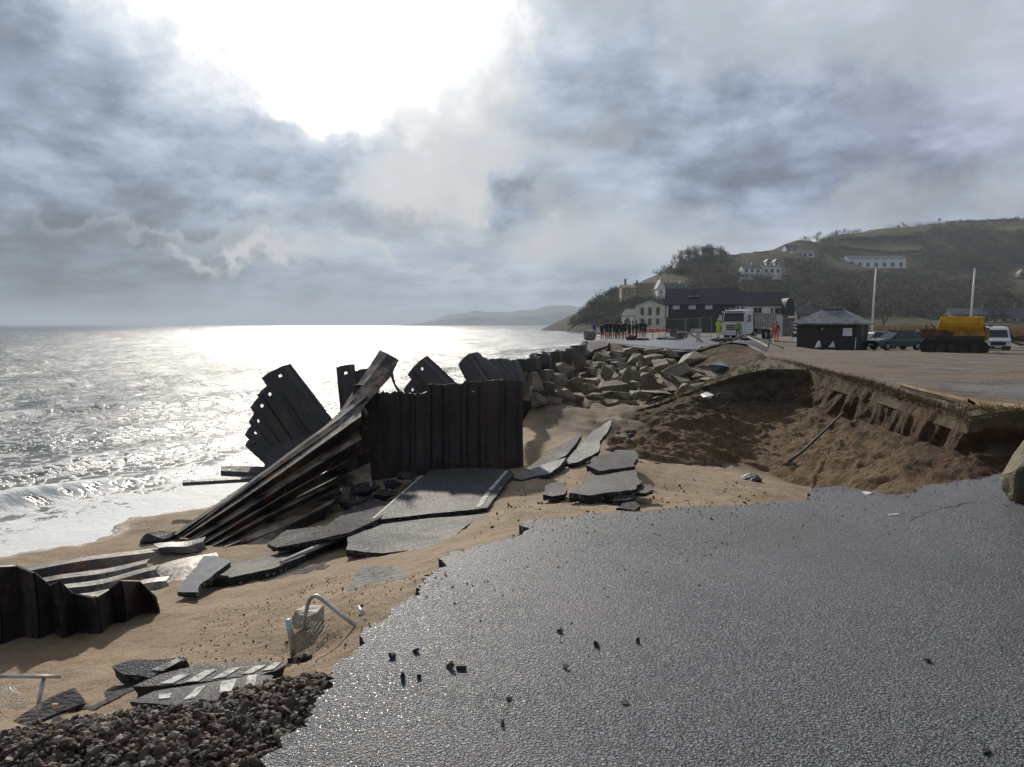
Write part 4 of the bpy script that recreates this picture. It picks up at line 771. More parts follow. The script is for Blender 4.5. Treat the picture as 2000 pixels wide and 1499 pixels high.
gravel('crumbled_asphalt', [(q[0] - 26, q[1] - 14, -.2) for q in edge[1:25]] + [(q[0] + 4, q[1] + 6, -.1) for q in edge[24:0:-1]], 900, .006, .035, BROKEN, 9, .0)
GRIT = mat('grit', m_gravel([(0, (.05, .035, .025)), (.5, (.13, .09, .06)), (.85, (.22, .16, .10)), (1, (.45, .40, .33))]))
gravel('pebbles', [(300, 1260, -.6), (420, 1180, -.9), (640, 1120, -.9), (850, 1100, -.4), (760, 1190, -.3), (660, 1290, -.3), (520, 1290, -.5), (380, 1290, -.5)], 900, .004, .013, GRIT, 6, .0)
gravel('pebbles', [(900, 1050, -.7), (1020, 940, -.9), (1250, 900, -.8), (1450, 900, -.85), (1700, 975, -.6), (1500, 975, -.5), (1200, 985, -.5), (1020, 1010, -.5)], 800, .006, .03, GRIT, 7, .0)
# ------------------------------------------------------------------ bent rail with wire mesh, frame at the left margin, pole on the bank
GALV = simple('galvanised_tube', (.40, .41, .41), .38, .3, 12, .5, .6); DARKM = simple('dark_metal', (.03, .03, .032), .5, .3, 8); WIRE = simple('wire', (.14, .135, .12), .6, .3, 10)
rail = empty('bent_rail', P(600, 1270, d=4.95)); tag(rail, 'bent metal rail hoop with torn wire mesh sticking out of the sand', 'railing')
def wpart(name, mb, m_, root, smooth=False): return local(mb.build(name, m_, None, smooth), root)
m_ = MB(); m_.tube([P(*q[:2], d=q[2]) for q in [(592, 1230, 5.0), (595, 1208, 5.0), (600, 1186, 5.0), (604, 1173, 5.0), (610, 1166, 5.0), (618, 1164, 5.0), (628, 1170, 5.0), (660, 1196, 4.95), (724, 1245, 4.8)]], .0135, n=10); wpart('rail', m_, GALV, rail, True)
m_ = MB(); m_.tube([P(562, 1210, d=4.85), P(568, 1240, d=4.85), P(573, 1282, d=4.85)], .020, n=10); wpart('post', m_, GALV, rail, True)
m_ = MB(); m_.tube([P(700, 1184, d=5.1), P(709, 1200, d=5.0), P(707, 1214, d=5.0), P(733, 1238, d=4.9)], [.008, .016, .012, .010], n=8); wpart('torn_bracket', m_, GALV, rail, True)
m_ = MB()
A, B, Cc, Dd = P(562, 1213, d=4.86), P(655, 1215, d=5.2), P(690, 1262, d=4.9), P(574, 1280, d=4.85)
def net(mb, A, B, Cc, Dd, nu, nv, sag, r, seed):
    def q(u, v):
        p = A.lerp(B, u).lerp(Dd.lerp(Cc, u), v); p.y -= sag * math.sin(math.pi * u) * math.sin(math.pi * v); p.z += .012 * mnoise.noise(Vector((u * 6, v * 6, seed))); p.x += .012 * mnoise.noise(Vector((u * 6, v * 6, seed + 5))); return p
    for i in range(-nv, nu + 1):
        for sg in (1, -1):
            pts = []
            for k in range(nv * 2 + 1):
                u = (i + (k / 2 if sg > 0 else nv - k / 2)) / nu; v = k / (nv * 2)
                if 0 <= u <= 1: pts.append(q(u, v))
            if len(pts) > 1: mb.tube(pts, r, n=4, cap=False)
net(m_, A, B, Cc, Dd, 13, 8, .10, .0014, 1); wpart('wire_mesh', m_, WIRE, rail)
fr = empty('mesh_frame', P(80, 1390, d=4.5)); tag(fr, 'tubular frame with curled wire mesh half buried at lower left', 'fence panel')
m_ = MB(); m_.tube([P(-60, 1321, d=4.5), P(60, 1322, d=4.5), P(118, 1322, d=4.5)], .011, n=8); m_.tube([P(86, 1326, d=4.5), P(80, 1350, d=4.45), P(74, 1384, d=4.4)], .013, n=8); wpart('tube_frame', m_, GALV, fr, True)
m_ = MB(); net(m_, P(-30, 1330, d=4.5), P(30, 1345, d=4.6), P(74, 1392, d=4.4), P(-40, 1440, d=4.2), 11, 9, .12, .0017, 3); wpart('wire_mesh', m_, GALV, fr)
m_ = MB(); m_.tube([P(1541, 902, d=16.2), P(1570, 880, d=16.5), P(1648, 806, d=17.9)], [.034, .03, .025], n=8); tag(m_.build('pole', DARKM, None, True), 'dark pole lying diagonally down the face of the earth bank', 'pole')
m_ = MB(); m_.add([P(1368, 771, d=20.6), P(1380, 766, d=20.9), P(1394, 772, d=20.6), P(1388, 778, d=20.4), P(1374, 776, d=20.3), P(1380, 775, d=20.2)], [(0, 1, 2), (0, 2, 5), (0, 5, 4), (5, 2, 3), (5, 3, 4)]); o = m_.build('scrap_sheet', simple('white_scrap', (.7, .7, .7), .5)); tag(o, 'crumpled white scrap on the earth slope below the rock heap', 'scrap'); s = o.modifiers.new('thickness', 'SOLIDIFY'); s.thickness = .01
m_ = MB(); m_.add([P(278, 1181, d=7.2), P(296, 1174, d=7.3), P(310, 1177, d=7.2), P(309, 1187, d=7.05), P(292, 1184, d=7.05)], [(0, 1, 2, 3, 4)]); o = m_.build('scrap_sheet', simple('pale_scrap', (.62, .61, .58), .5)); tag(o, 'pale scrap beside the black zig-zag sheet piling', 'scrap'); s = o.modifiers.new('thickness', 'SOLIDIFY'); s.thickness = .012

m_ = MB(); rg = random.Random(5)
for i in range(420):
    q = eJ[rg.randrange(int(len(eJ) * .15), int(len(eJ) * .75))]; t = rg.random() ** 2.2 * 1.3; p = Vector((q.x + t * .8 + rg.uniform(-.05, .1), q.y - t * .9, .004)); s_ = rg.uniform(.003, .010) * (1.5 if rg.random() < .08 else 1)
    a = rg.uniform(0, 6.28); m_.add([(p.x + s_ * math.cos(a + k * 1.57) * rg.uniform(.6, 1.3), p.y + s_ * math.sin(a + k * 1.57) * rg.uniform(.6, 1.3), p.z - .004) for k in range(4)] + [(p.x + rg.uniform(-.3, .3) * s_, p.y + rg.uniform(-.3, .3) * s_, p.z + s_ * .8)], [(0, 1, 4), (1, 2, 4), (2, 3, 4), (3, 0, 4)])
setting(m_.build('grit', GRIT), 'stuff')
road = bpy.data.objects['road']; CRK = simple('crack_dark', (.008, .008, .008), .95, .2)
def crack(pts, w_, seed):
    rg = random.Random(seed); P3 = [P(a, b, z=.0035) for a, b in pts]; J = []
    for a, b in zip(P3[:-1], P3[1:]):
        n = max(2, int((b - a).length / .05)); d = (b - a).normalized(); nn = Vector((-d.y, d.x, 0))
        for i in range(n): J.append(a + (b - a) * i / n + nn * rg.uniform(-.02, .02))
    J.append(P3[-1]); m_ = MB(); N = len(J); vs = []
    for i, p in enumerate(J): k = w_ * (1 - .8 * i / N) * rg.uniform(.4, 1.2); vs += [p + Vector((0, k, 0)), p - Vector((0, k, 0))]
    m_.add(vs, [(2 * i, 2 * i + 1, 2 * i + 3, 2 * i + 2) for i in range(N - 1)]); m_.build('crack', CRK, road)
crack([(1752, 966), (1790, 985), (1850, 992), (1905, 1012)], .014, 1); crack([(1850, 992), (1900, 980), (1945, 985)], .010, 2); crack([(1775, 1018), (1810, 1000), (1840, 992)], .006, 3); crack([(1905, 1012), (1960, 1040), (2040, 1052)], .006, 4); crack([(1560, 975), (1600, 1010), (1690, 1032)], .005, 5)
m_ = MB(); m_.prism([P(1733, 1004, z=.003), P(1757, 1003, z=.003), P(1752, 1007, z=.003), P(1736, 1008, z=.003)], (0, 0, .001)); m_.build('painted_mark', WHITELINE, road)

for k, (px, py, w_, h_, lb) in enumerate([(716, 958, 60, 30, 'dark shaded rubble lump nearest the pile tips'), (752, 968, 54, 24, 'flat dark rubble piece left of the white-lined slab'), (770, 944, 46, 24, 'dark rubble at the foot of the standing wall'), (730, 990, 50, 22, 'dark rubble wedged at the left corner of the white-lined slab'), (690, 985, 60, 26, 'low black rubble under the bright lowest pile'), (795, 930, 40, 20, 'small dark rubble against the standing sheet piles')]):
    d = 12.2 + (970 - py) * .02; rock('rubble', lb, P(px, py, d=d), (w_ * d / F, .45, h_ * d / F), 400 + k, BROKEN, 'rubble', 'dark rubble below the sheet piles', rough=.12)

# broken soil lumps tumbled from the left end of the bank
rg = random.Random(11)
for k in range(16):
    px = rg.uniform(1185, 1290); py = 800 + (1290 - px) * .75 + rg.uniform(-10, 30); d = 20.5 - (py - 800) * .052
    w_ = rg.uniform(.22, .55); rock('soil_lump', 'lump of dark soil and broken tarmac tumbled at the left foot of the earth bank', P(px, py, d=d), (w_ * 1.4, w_, w_ * .55), 600 + k, EARTH if k % 3 else BROKEN, 'soil', 'soil lumps at the foot of the bank', rough=.14, npts=12)
# ------------------------------------------------------------------ far headland and the hill
def up(px, py, d): return P(px, py, d=d)
far_r = [(800, 634), (815, 633), (832, 629), (870, 618), (900, 612), (930, 608), (945, 610), (975, 610), (1000, 609), (1040, 605), (1055, 601), (1085, 597), (1110, 597), (1145, 602), (1200, 598), (1300, 590)]
HEAD = simple('headland_scrub', (.030, .032, .030), .95, .5, .012)
r1 = [P(a, b, d=4600) for a, b in far_r]; r0 = [Vector((v.x * .96, 4250, -3)) for v in r1]; rm = [Vector((v.x * .975, 4380, max(-3, v.z * .55))) for v in r1]; r2 = [Vector((v.x * 1.15, 5600, -4)) for v in r1]
setting(loft('headland', [r0, rm, r1, r2], 200, [8, 10, 10], HEAD, 9, .008, 71))
_hp = []
def _h(px, py, d): p = P(px, py, d=d); _hp.append((p.x / p.y, math.log(p.y), p.z))
def _hz(px, d, z): _hp.append(((px - CX) / F, math.log(d), z))
SIL = [(1140, 606, 385), (1152, 597, 385), (1165, 588, 383), (1182, 580, 380), (1200, 574, 380), (1214, 566, 382), (1240, 556, 390), (1290, 542, 405), (1325, 522, 425), (1370, 508, 450), (1425, 504, 480), (1445, 497, 520), (1500, 488, 560), (1560, 468, 640), (1640, 457, 720), (1700, 449, 780), (1800, 442, 830), (1840, 439, 840), (1900, 437, 850), (2000, 432, 860), (2200, 426, 880), (2500, 430, 900)]
for a in SIL: _h(*a)
for a in [(1125, 622, 378), (1135, 632, 350), (1160, 632, 330), (1180, 618, 345), (1220, 600, 345), (1260, 585, 350), (1320, 560, 370), (1400, 545, 400), (1480, 535, 430), (1530, 520, 480), (1560, 503, 520), (1600, 530, 510), (1696, 527, 600), (1780, 520, 610), (1900, 530, 560), (2000, 545, 520), (1700, 480, 690), (1800, 478, 710), (1600, 575, 400), (1700, 570, 420), (1800, 580, 400), (1950, 585, 400), (2000, 572, 430), (2300, 560, 430), (1400, 590, 330), (1550, 605, 320), (1750, 610, 330), (1900, 615, 330)]: _h(*a)
for px in (1220, 1300, 1400, 1500, 1600, 1750, 1900, 2100, 2500): _hz(px, 230, .6); _hz(px, 170, -.6); _hz(px, 285, 2.2)
for a in [(1100, 390, -6), (1112, 370, -5), (1090, 430, -8), (1060, 380, -10), (1020, 300, -10), (1120, 320, -5), (1150, 260, -4), (1140, 200, -4), (1100, 200, -6), (1100, 600, -12), (1040, 800, -15), (1180, 520, 20), (1300, 700, 10), (1500, 900, 40), (1800, 1300, 60), (2300, 1400, 60), (1300, 1400, -10)]: _hz(*a)
_hill = RBF([(h[0], h[1]) for h in _hp], [h[2] for h in _hp])
def hill_z(x, y):
    x = np.asarray(x, float); y = np.asarray(y, float)
    return _hill(np.stack([(x / y).ravel(), np.log(y).ravel()], 1)).reshape(x.shape) + 1.2 * fbm(x * .03, y * .03, 4, 81) + .5 * fbm(x * .15, y * .15, 3, 85)
def inpoly(px, py, poly):
    ins = np.zeros(px.shape, bool); j = len(poly) - 1
    for i in range(len(poly)):
        (x1, y1), (x2, y2) = poly[i], poly[j]; ins ^= ((y1 > py) != (y2 > py)) & (px < (x2 - x1) * (py - y1) / (y2 - y1 + 1e-12) + x1); j = i
    return ins
def proj(x, y, z):
    dz = z - EYE; f = y * cP - dz * sP; u = y * sP + dz * cP; return CX + F * x / f, CY - F * u / f
FIELDS = [[(1642, 480), (1720, 474), (1802, 474), (1800, 497), (1645, 499)], [(1636, 464), (1700, 450), (1850, 438), (1852, 447), (1760, 458), (1700, 468), (1640, 474)], [(1925, 446), (2000, 440), (2150, 440), (2150, 462), (2000, 456), (1970, 454)], [(1962, 566), (2000, 562), (2100, 560), (2100, 580), (1968, 580)]]
x_, y_ = pgrid(.02, 1.15, 330, 165, 1450, 260); z_ = hill_z(x_, y_); px_, py_ = proj(x_, y_, z_)
fld = np.zeros_like(x_)
for q, v in zip(FIELDS, (.55, .7, 1.0, .7)): fld = np.maximum(fld, inpoly(px_, py_, q) * v)
rock_m = np.clip((1215 - px_) / 40, 0, 1) * (z_ < 22)
def m_hill(w, b, co):
    f = w.add('ShaderNodeAttribute', attribute_name='field').outputs['Fac']; r = w.add('ShaderNodeAttribute', attribute_name='cliff').outputs['Fac']
    n = w.noise(co, .05, 6, .7); n2 = w.noise(co, .35, 5, .7)
    c = w.mix(w.sstep(n, .35, .65), (.055, .058, .032), (.10, .092, .056)); c = w.mix(w.m('MULTIPLY', w.sstep(n2, .5, .7), .5), c, (.10, .085, .055))
    g = w.mix(w.sstep(f, .6, 1), (.090, .098, .045), (.10, .165, .045)); c = w.mix(w.sstep(f, .1, .4), c, w.mix(w.m('MULTIPLY', w.sstep(n2, .4, .7), .4), g, (.10, .09, .045)))
    c = w.mix(w.m('MULTIPLY', r, w.sstep(n2, .35, .55)), c, (.065, .058, .050))
    w.put(b.inputs['Base Color'], c); b.inputs['Roughness'].default_value = .95; b.inputs['Specular IOR Level'].default_value = .1
    w.put(b.inputs['Normal'], w.bump(w.m('ADD', n2, n), .8, 1.5))
hill = setting(grid_mesh('hill', np.stack([x_.ravel(), y_.ravel(), z_.ravel()], 1), 260, 330, mat('hillside', m_hill))); attr(hill, 'field', fld.ravel()); attr(hill, 'cliff', rock_m.ravel())
# flat marsh between the car park and the hill
MARSH = simple('marsh_ground', (.12, .09, .055), .95, .4, .2)
x_, y_ = pgrid(.19, 1.3, 120, 95, 200, 30); u_ = x_ / y_
setting(grid_mesh('marsh', np.stack([x_.ravel(), y_.ravel(), (-.75 + .25 * fbm(x_ * .1, y_ * .1, 3, 5) + np.clip((y_ - 165) / 35, 0, 1) * .6).ravel()], 1), 30, 120, MARSH))
def m_leaf(c1, c2):
    def f(w, b, co):
        r = w.add('ShaderNodeNewGeometry').outputs['Random Per Island']; oi = w.add('ShaderNodeObjectInfo').outputs['Random']
        c = w.mix(r, c1, c2); c = w.mix(w.m('MULTIPLY', oi, .35), c, tuple(x * .55 for x in c1))
        w.put(b.inputs['Base Color'], c); b.inputs['Roughness'].default_value = .85; b.inputs['Specular IOR Level'].default_value = .15
    return mat('twigs', f)
TWIG = m_leaf((.085, .072, .056), (.22, .185, .14)); SCRUB = m_leaf((.052, .062, .032), (.155, .152, .085)); DEEP = m_leaf((.022, .028, .016), (.055, .062, .030)); REED = m_leaf((.20, .13, .065), (.36, .25, .13)); BARK = simple('bark', (.075, .062, .05), .9, .3, 2)
GBLADE = m_leaf((.075, .062, .025), (.21, .155, .08))
def slivers(name, centres, radii, per, size, mt, seed, parent=None, up_=.35, flat=1.0):
    """many small triangles filling ellipsoids: twig and leaf clumps"""
    rnd = np.random.RandomState(seed); c = np.repeat(np.asarray(centres, float), per, 0); r = np.repeat(np.asarray(radii, float), per, 0)[:, None] if np.ndim(radii) == 1 else np.repeat(np.asarray(radii, float), per, 0); n = len(c)
    v = rnd.normal(size=(n, 3)); v /= np.linalg.norm(v, axis=1, keepdims=True); v *= rnd.rand(n, 1) ** .42; v[:, 2] *= flat
    o = c + v * r; d1 = rnd.normal(size=(n, 3)) + np.array([0, 0, up_]) + v * .6; d1 /= np.linalg.norm(d1, axis=1, keepdims=True); d2 = np.cross(d1, rnd.normal(size=(n, 3))); d2 /= np.linalg.norm(d2, axis=1, keepdims=True) + 1e-9
    L = size[0] * rnd.uniform(.6, 1.4, (n, 1)); W_s = size[1] * rnd.uniform(.6, 1.4, (n, 1))
    V = np.stack([o - d2 * W_s / 2, o + d2 * W_s / 2, o + d1 * L], 1).reshape(-1, 3); me = bpy.data.meshes.new(name)
    me.vertices.add(n * 3); me.vertices.foreach_set('co', V.astype(np.float32).ravel()); me.loops.add(n * 3); me.polygons.add(n); me.loops.foreach_set('vertex_index', np.arange(n * 3, dtype=np.int32)); me.polygons.foreach_set('loop_start', np.arange(n, dtype=np.int32) * 3); me.update(calc_edges=True)
    return link(name, me, mt, parent)
# woodland and scrub cover on the slope: one mass
rw = np.random.RandomState(4)
def wood(name, n, box, rad, per, size, mt, seed, keep=None, flat=.7):
    d = np.exp(rw.uniform(math.log(box[2]), math.log(box[3]), n * 3)); u = (rw.uniform(box[0], box[1], n * 3) - CX) / F; x = u * d; z = hill_z(x, d); px, py = proj(x, d, z)
    ok = (z > 1.2) & (fbm(x * .02, d * .02, 3, seed) > -.42)
    for q in FIELDS: ok &= ~inpoly(px, py - 1, q)
    for q in CLEAR: ok &= ~inpoly(px, py, q)
    if keep is not None: ok &= keep(px, py)
    x, d, z = x[ok][:n], d[ok][:n], z[ok][:n]; r = rw.uniform(rad[0], rad[1], len(x))
    o = slivers(name, np.stack([x, d, z + r * .45], 1), r, per, size, mt, seed, flat=flat); return setting(o, 'stuff')
CLEAR = [[(1612, 496), (1775, 490), (1775, 532), (1612, 532)], [(1425, 484), (1535, 478), (1535, 545), (1425, 545)], [(1530, 472), (1600, 472), (1600, 510), (1530, 510)], [(1205, 545), (1345, 535), (1345, 590), (1205, 590)], [(1966, 520), (2010, 520), (2010, 560), (1966, 560)]]
wood('scrub', 2000, (1150, 2150, 300, 860), (1.8, 4.0), 40, (1.1, .34), SCRUB, 41)
wood('woodland', 2400, (1330, 2150, 310, 760), (2.2, 5.0), 56, (1.5, .20), TWIG, 42)
wood('woodland', 420, (1800, 2150, 520, 800), (4, 7), 90, (1.8, .34), TWIG, 43, lambda px, py: (py > 446) & (py < 530))
wood('scrub', 700, (1105, 1340, 300, 420), (1.4, 3.0), 44, (.9, .30), SCRUB, 47)
# trees one can tell apart
def make_tree(seed, h, spread, mt, dense=1.0):
    rnd = random.Random(seed); root = empty('tree'); m_ = MB(); tips = []
    def grow(p, d, L, r, lv):
        k = 3; pts = [p]; q = p.copy(); dd = d.copy()
        for i in range(k):
            dd = (dd + Vector((rnd.gauss(0, .12), rnd.gauss(0, .12), rnd.gauss(.04, .06)))).normalized(); q = q + dd * L / k; pts.append(q.copy())
        m_.tube(pts, [r, r * .85, r * .7, r * .5], n=5 if lv else 7, cap=False)
        if lv >= 2: tips.append(q); return
        for i in range(4 if lv == 0 else 3):
            a = rnd.uniform(0, 6.28); s_ = rnd.uniform(.45, .95) * spread; nd = (dd + Vector((math.cos(a) * s_, math.sin(a) * s_, rnd.uniform(-.1, .25)))).normalized()
            grow(pts[rnd.choice((1, 2, 3))] if lv == 0 and i else q, nd, L * rnd.uniform(.6, .8), r * .55, lv + 1)
    grow(Vector((0, 0, -.5)), Vector((0, 0, 1)), h * .42, h * .028, 0)
    m_.build('trunk', BARK, root); slivers('crown', [tuple(t) for t in tips], [h * .17] * len(tips), int(26 * dense), (h * .11, h * .016), mt, seed, root); return root
protos = [make_tree(1, 10, .8, TWIG), make_tree(2, 11, .7, TWIG), make_tree(3, 9, .95, TWIG, 1.3), make_tree(4, 8, 1.0, SCRUB, 1.6)]
used = set()
def plant(k, px, py, d, hpx, label, group, z=None):
    hh = {0: 10, 1: 11, 2: 9, 3: 8}[k]; o = protos[k] if k not in used else copy_tree(protos[k]); used.add(k)
    p = P(px, py, d=d); zz = float(hill_z(np.array([p.x]), np.array([p.y]))[0]) if d > 200 else p.z
    s = (p.z - zz + hpx * d / F) / (hh * .98) if d > 200 else hpx * d / F / hh
    o.location = (p.x, p.y, zz - .3); o.scale = (s, s, s); o.rotation_euler = (0, 0, (px * 1.7) % 6.28); tag(o, label, 'tree', group); return o
KN = [(1322, 512, 20), (1332, 506, 22), (1342, 502, 22), (1352, 500, 23), (1362, 498, 24), (1371, 498, 24), (1380, 497, 23), (1389, 496, 22), (1398, 497, 22), (1406, 497, 21), (1413, 499, 20), (1420, 502, 18), (1312, 522, 16), (1346, 514, 18), (1376, 512, 18), (1400, 512, 18), (1327, 508, 22), (1337, 506, 24), (1347, 503, 24), (1357, 501, 25), (1367, 500, 26), (1376, 499, 26), (1385, 499, 25), (1394, 500, 25), (1402, 501, 24), (1410, 503, 22), (1416, 506, 20), (1330, 518, 18), (1360, 514, 20), (1390, 513, 20)]
for i, (px, py, h_) in enumerate(KN): plant(i % 3, px, py + 6, 440 + (px - 1310) * .35, h_ + 3, 'bare winter tree in the close grove crowning the knoll above the seafront houses', 'trees in the grove on the knoll')
for i, (px, py, d, h_, k, lb) in enumerate([(1286, 541, 404, 14, 2, 'lone small bare tree on the slope left of the white gabled house'), (1632, 461, 712, 13, 2, 'left tree of the skyline pair above the white terrace'), (1650, 459, 725, 13, 0, 'right tree of the skyline pair above the white terrace'), (1764, 447, 806, 13, 3, 'round bushy tree on the skyline left of the tallest skyline tree'),
        (1838, 440, 838, 15, 2, 'dark windswept tree standing highest on the skyline'), (1876, 439, 845, 11, 3, 'low wide tree on the skyline right of the windswept tree'), (1572, 470, 640, 10, 3, 'dark bush at the left start of the skyline ridge'), (1596, 464, 670, 11, 3, 'second dark bush on the skyline ridge above the bungalows'),
        (1650, 640, 235, 92, 0, 'tall bare tree left of the left flagpole behind the hut'), (1672, 640, 240, 84, 1, 'tall bare tree directly behind the hut roof'), (1690, 638, 238, 74, 2, 'bare tree partly hidden by the left flagpole'), (1726, 630, 250, 60, 1, 'smaller bare tree just right of the left flagpole'),
        (1935, 620, 300, 40, 3, 'bushy green tree above the right end of the stone terrace'), (1975, 610, 320, 40, 3, 'bushy tree at the right margin above the stone terrace'), (1580, 560, 420, 34, 0, 'bare tree on the slope above the hut'), (1500, 560, 400, 30, 1, 'bare tree on the slope below the white twin-gabled house')]): plant(k, px, py, d, h_, lb, None)
def hedge(pts, label, mt=DEEP, r=2.0):
    c = []
    for a, b in zip(pts[:-1], pts[1:]):
        A, B = P(*a[:2], d=a[2]), P(*b[:2], d=b[2]); n = max(2, int((B - A).length / (r * .9)))
        for i in range(n):
            p = A.lerp(B, i / n); c.append((p.x, p.y, float(hill_z(np.array([p.x]), np.array([p.y]))[0]) + r * .5))
    tag(slivers('hedge', c, [r] * len(c), 45, (1.2, .4), mt, len(c), flat=.8), label, 'hedge')
hedge([(1640, 476, 690), (1720, 471, 715), (1800, 470, 730)], 'dark hedge between the two olive fields above the white terrace')
hedge([(1850, 441, 842), (1930, 438, 850), (2080, 432, 865)], 'long dark hedge along the skyline at the right edge')
hedge([(1640, 500, 640), (1720, 500, 650), (1800, 500, 660)], 'hedge directly behind the long white terrace')
hedge([(1850, 448, 820), (1920, 452, 800), (1990, 460, 780)], 'hedge under the bright green field at upper right')
# reeds on the marsh
n = 5200; ry = rw.uniform(98, 150, n); rx = (rw.uniform(1690, 2080, n) - CX) / F * ry; ok = fbm(rx * .08, ry * .08, 3, 3) > -.35
setting(slivers('reeds', np.stack([rx[ok], ry[ok], np.full(ok.sum(), -.2)], 1), np.full(ok.sum(), .5), 3, (1.5, .07), REED, 8, up_=3.0), 'stuff')
# tufts on the bank edge
cl = resample(PL(crest), 500); ll = resample([v + Vector((0, 0, .02)) for v in lipP], 500); pick_ = rw.randint(60, 440, 1500); tt = rw.rand(1500, 1) ** 2.4
ok = fbm(pick_ * .06, pick_ * .0, 3, 9) > -.15; pick_ = pick_[ok]; tt = tt[ok]
gp = cl[pick_] + (ll[pick_] - cl[pick_]) * tt
setting(slivers('grass', gp, np.full(len(gp), .08), 8, (.11, .012), GBLADE, 12, up_=.5), 'stuff')
# ------------------------------------------------------------------ buildings
def paint(name, col, rough=.7, var=.12, sc=.6, bump=.2): return simple(name, col, rough, var, sc, .3, bump=bump, bscale=8)
RENDER_W = paint('white_render', (.78, .78, .76)); CREAM = paint('cream_render', (.70, .67, .53)); STONE = simple('stone_wall', (.17, .155, .13), .9, .45, 1.2, bump=.6, bscale=3); TIMBER = simple('dark_cladding', (.034, .031, .042), .7, .35, 2.5, bump=.5, bscale=9)
SLATE = simple('slate_roof', (.070, .074, .088), .6, .3, 1.5, .4, bump=.4, bscale=6); GLASS = simple('window_glass', (.02, .024, .03), .08, .2, 1); BLINDW = simple('white_blind', (.66, .68, .72), .6, .08, 2); SANDST = simple('sandstone_wall', (.34, .28, .19), .9, .3, .4); FRAMEW = simple('white_frame', (.70, .70, .70), .5, .05)
CONC = simple('concrete', (.16, .155, .145), .9, .4, 1.5, bump=.5, bscale=6)
def house(name, label, x0, x1, yb, ye, yr, d, depth, wall, roof, wins=(), doors=(), ridge='x', chim=(), yaw=0, cat='house', group=None, hip=0, wfill=None, zb=None, over=.3, dormers=()):
    """x0..x1, yb (base), ye (eaves), yr (ridge) in photograph rows at distance d give its real size; windows as fractions of the front"""
    a, b = P(x0, yb, d=d), P(x1, yb, d=d); W = (b - a).length; ze = P(x0, ye, d=d).z - a.z; zr = P(x0, yr, d=d).z - a.z
    root = empty(name, ((a.x + b.x) / 2, d, a.z), R(yaw)); tag(root, label, cat, group); w2 = W / 2
    m_ = MB(); m_.box((0, depth / 2, ze / 2 - 1.5), (W, depth, ze + 3))
    if ridge == 'y': m_.prism([(-w2, 0, ze), (w2, 0, ze), (0, 0, zr)], (0, depth, 0))
    elif not hip:
        for s in (-1, 1): m_.prism([(s * (w2 - .02), 0, ze), (s * (w2 - .02), depth, ze), (s * (w2 - .02), depth / 2, zr)], (-s * .2, 0, 0))
    m_.build('wall', wall, root)
    m_ = MB(); o = over; t = .14
    if ridge == 'y':
        k = (zr - ze) / w2
        for s in (-1, 1): m_.prism([(0, -o, zr), (s * (w2 + o), -o, ze - o * k), (s * (w2 + o), -o, ze - o * k + t), (0, -o, zr + t)], (0, depth + 2 * o, 0))
    elif hip:
        h = hip; V = [(-w2 - o, -o, ze), (w2 + o, -o, ze), (w2 + o, depth + o, ze), (-w2 - o, depth + o, ze), (-w2 + h, depth / 2, zr), (w2 - h, depth / 2, zr)]
        m_.add(V + [(v[0], v[1], ze - .12) for v in V[:4]], [(0, 1, 5, 4), (1, 2, 5), (2, 3, 4, 5), (3, 0, 4), (6, 7, 1, 0), (7, 8, 2, 1), (8, 9, 3, 2), (9, 6, 0, 3), (9, 8, 7, 6)])
    else:
        k = (zr - ze) / (depth / 2)
        for s in (0, 1):
            y0 = -o if s == 0 else depth + o
            m_.prism([(-w2 - o, depth / 2, zr), (-w2 - o, y0, ze - o * k), (-w2 - o, y0, ze - o * k + t), (-w2 - o, depth / 2, zr + t)], (W + 2 * o, 0, 0))
    rf = m_.build('roof', roof, root)
    for c in chim:
        m_ = MB(); x = -w2 + c[0] * W; hh = c[1] if len(c) > 1 else 1.2; m_.box((x, depth / 2 if ridge == 'x' else depth * .3, zr + hh / 2 - .4), (.9, .6, hh + .8)); m_.cyl((x - .2, depth / 2 if ridge == 'x' else depth * .3, zr + hh + .15), .12, .4, n=8); m_.cyl((x + .2, depth / 2 if ridge == 'x' else depth * .3, zr + hh + .15), .12, .4, n=8)
        m_.build('chimney', STONE if wall is not RENDER_W else RENDER_W, rf)
    for (fx0, fz0, fx1, fz1) in wins:
        X0, X1, Z0, Z1 = -w2 + fx0 * W, -w2 + fx1 * W, fz0 * ze, fz1 * ze; m_ = MB(); f = .09
        for c, s in [(((X0 + X1) / 2, -.03, Z0), (X1 - X0 + .12, .12, f)), (((X0 + X1) / 2, -.03, Z1), (X1 - X0 + .12, .12, f)), ((X0, -.03, (Z0 + Z1) / 2), (f, .11, Z1 - Z0)), ((X1, -.03, (Z0 + Z1) / 2), (f, .11, Z1 - Z0)), (((X0 + X1) / 2, -.03, (Z0 + Z1) / 2), (.06, .10, Z1 - Z0))]: m_.box(c, s)
        wn = m_.build('window', FRAMEW, root); m_ = MB(); m_.box(((X0 + X1) / 2, -.012, (Z0 + Z1) / 2), (X1 - X0 - .1, .03, Z1 - Z0 - .1)); m_.build('pane', wfill or GLASS, wn)
    for (fx0, fx1, fz1, mt) in doors:
        m_ = MB(); m_.box((-w2 + (fx0 + fx1) / 2 * W, -.03, fz1 * ze / 2), ((fx1 - fx0) * W, .10, fz1 * ze)); m_.build('door', mt, root)
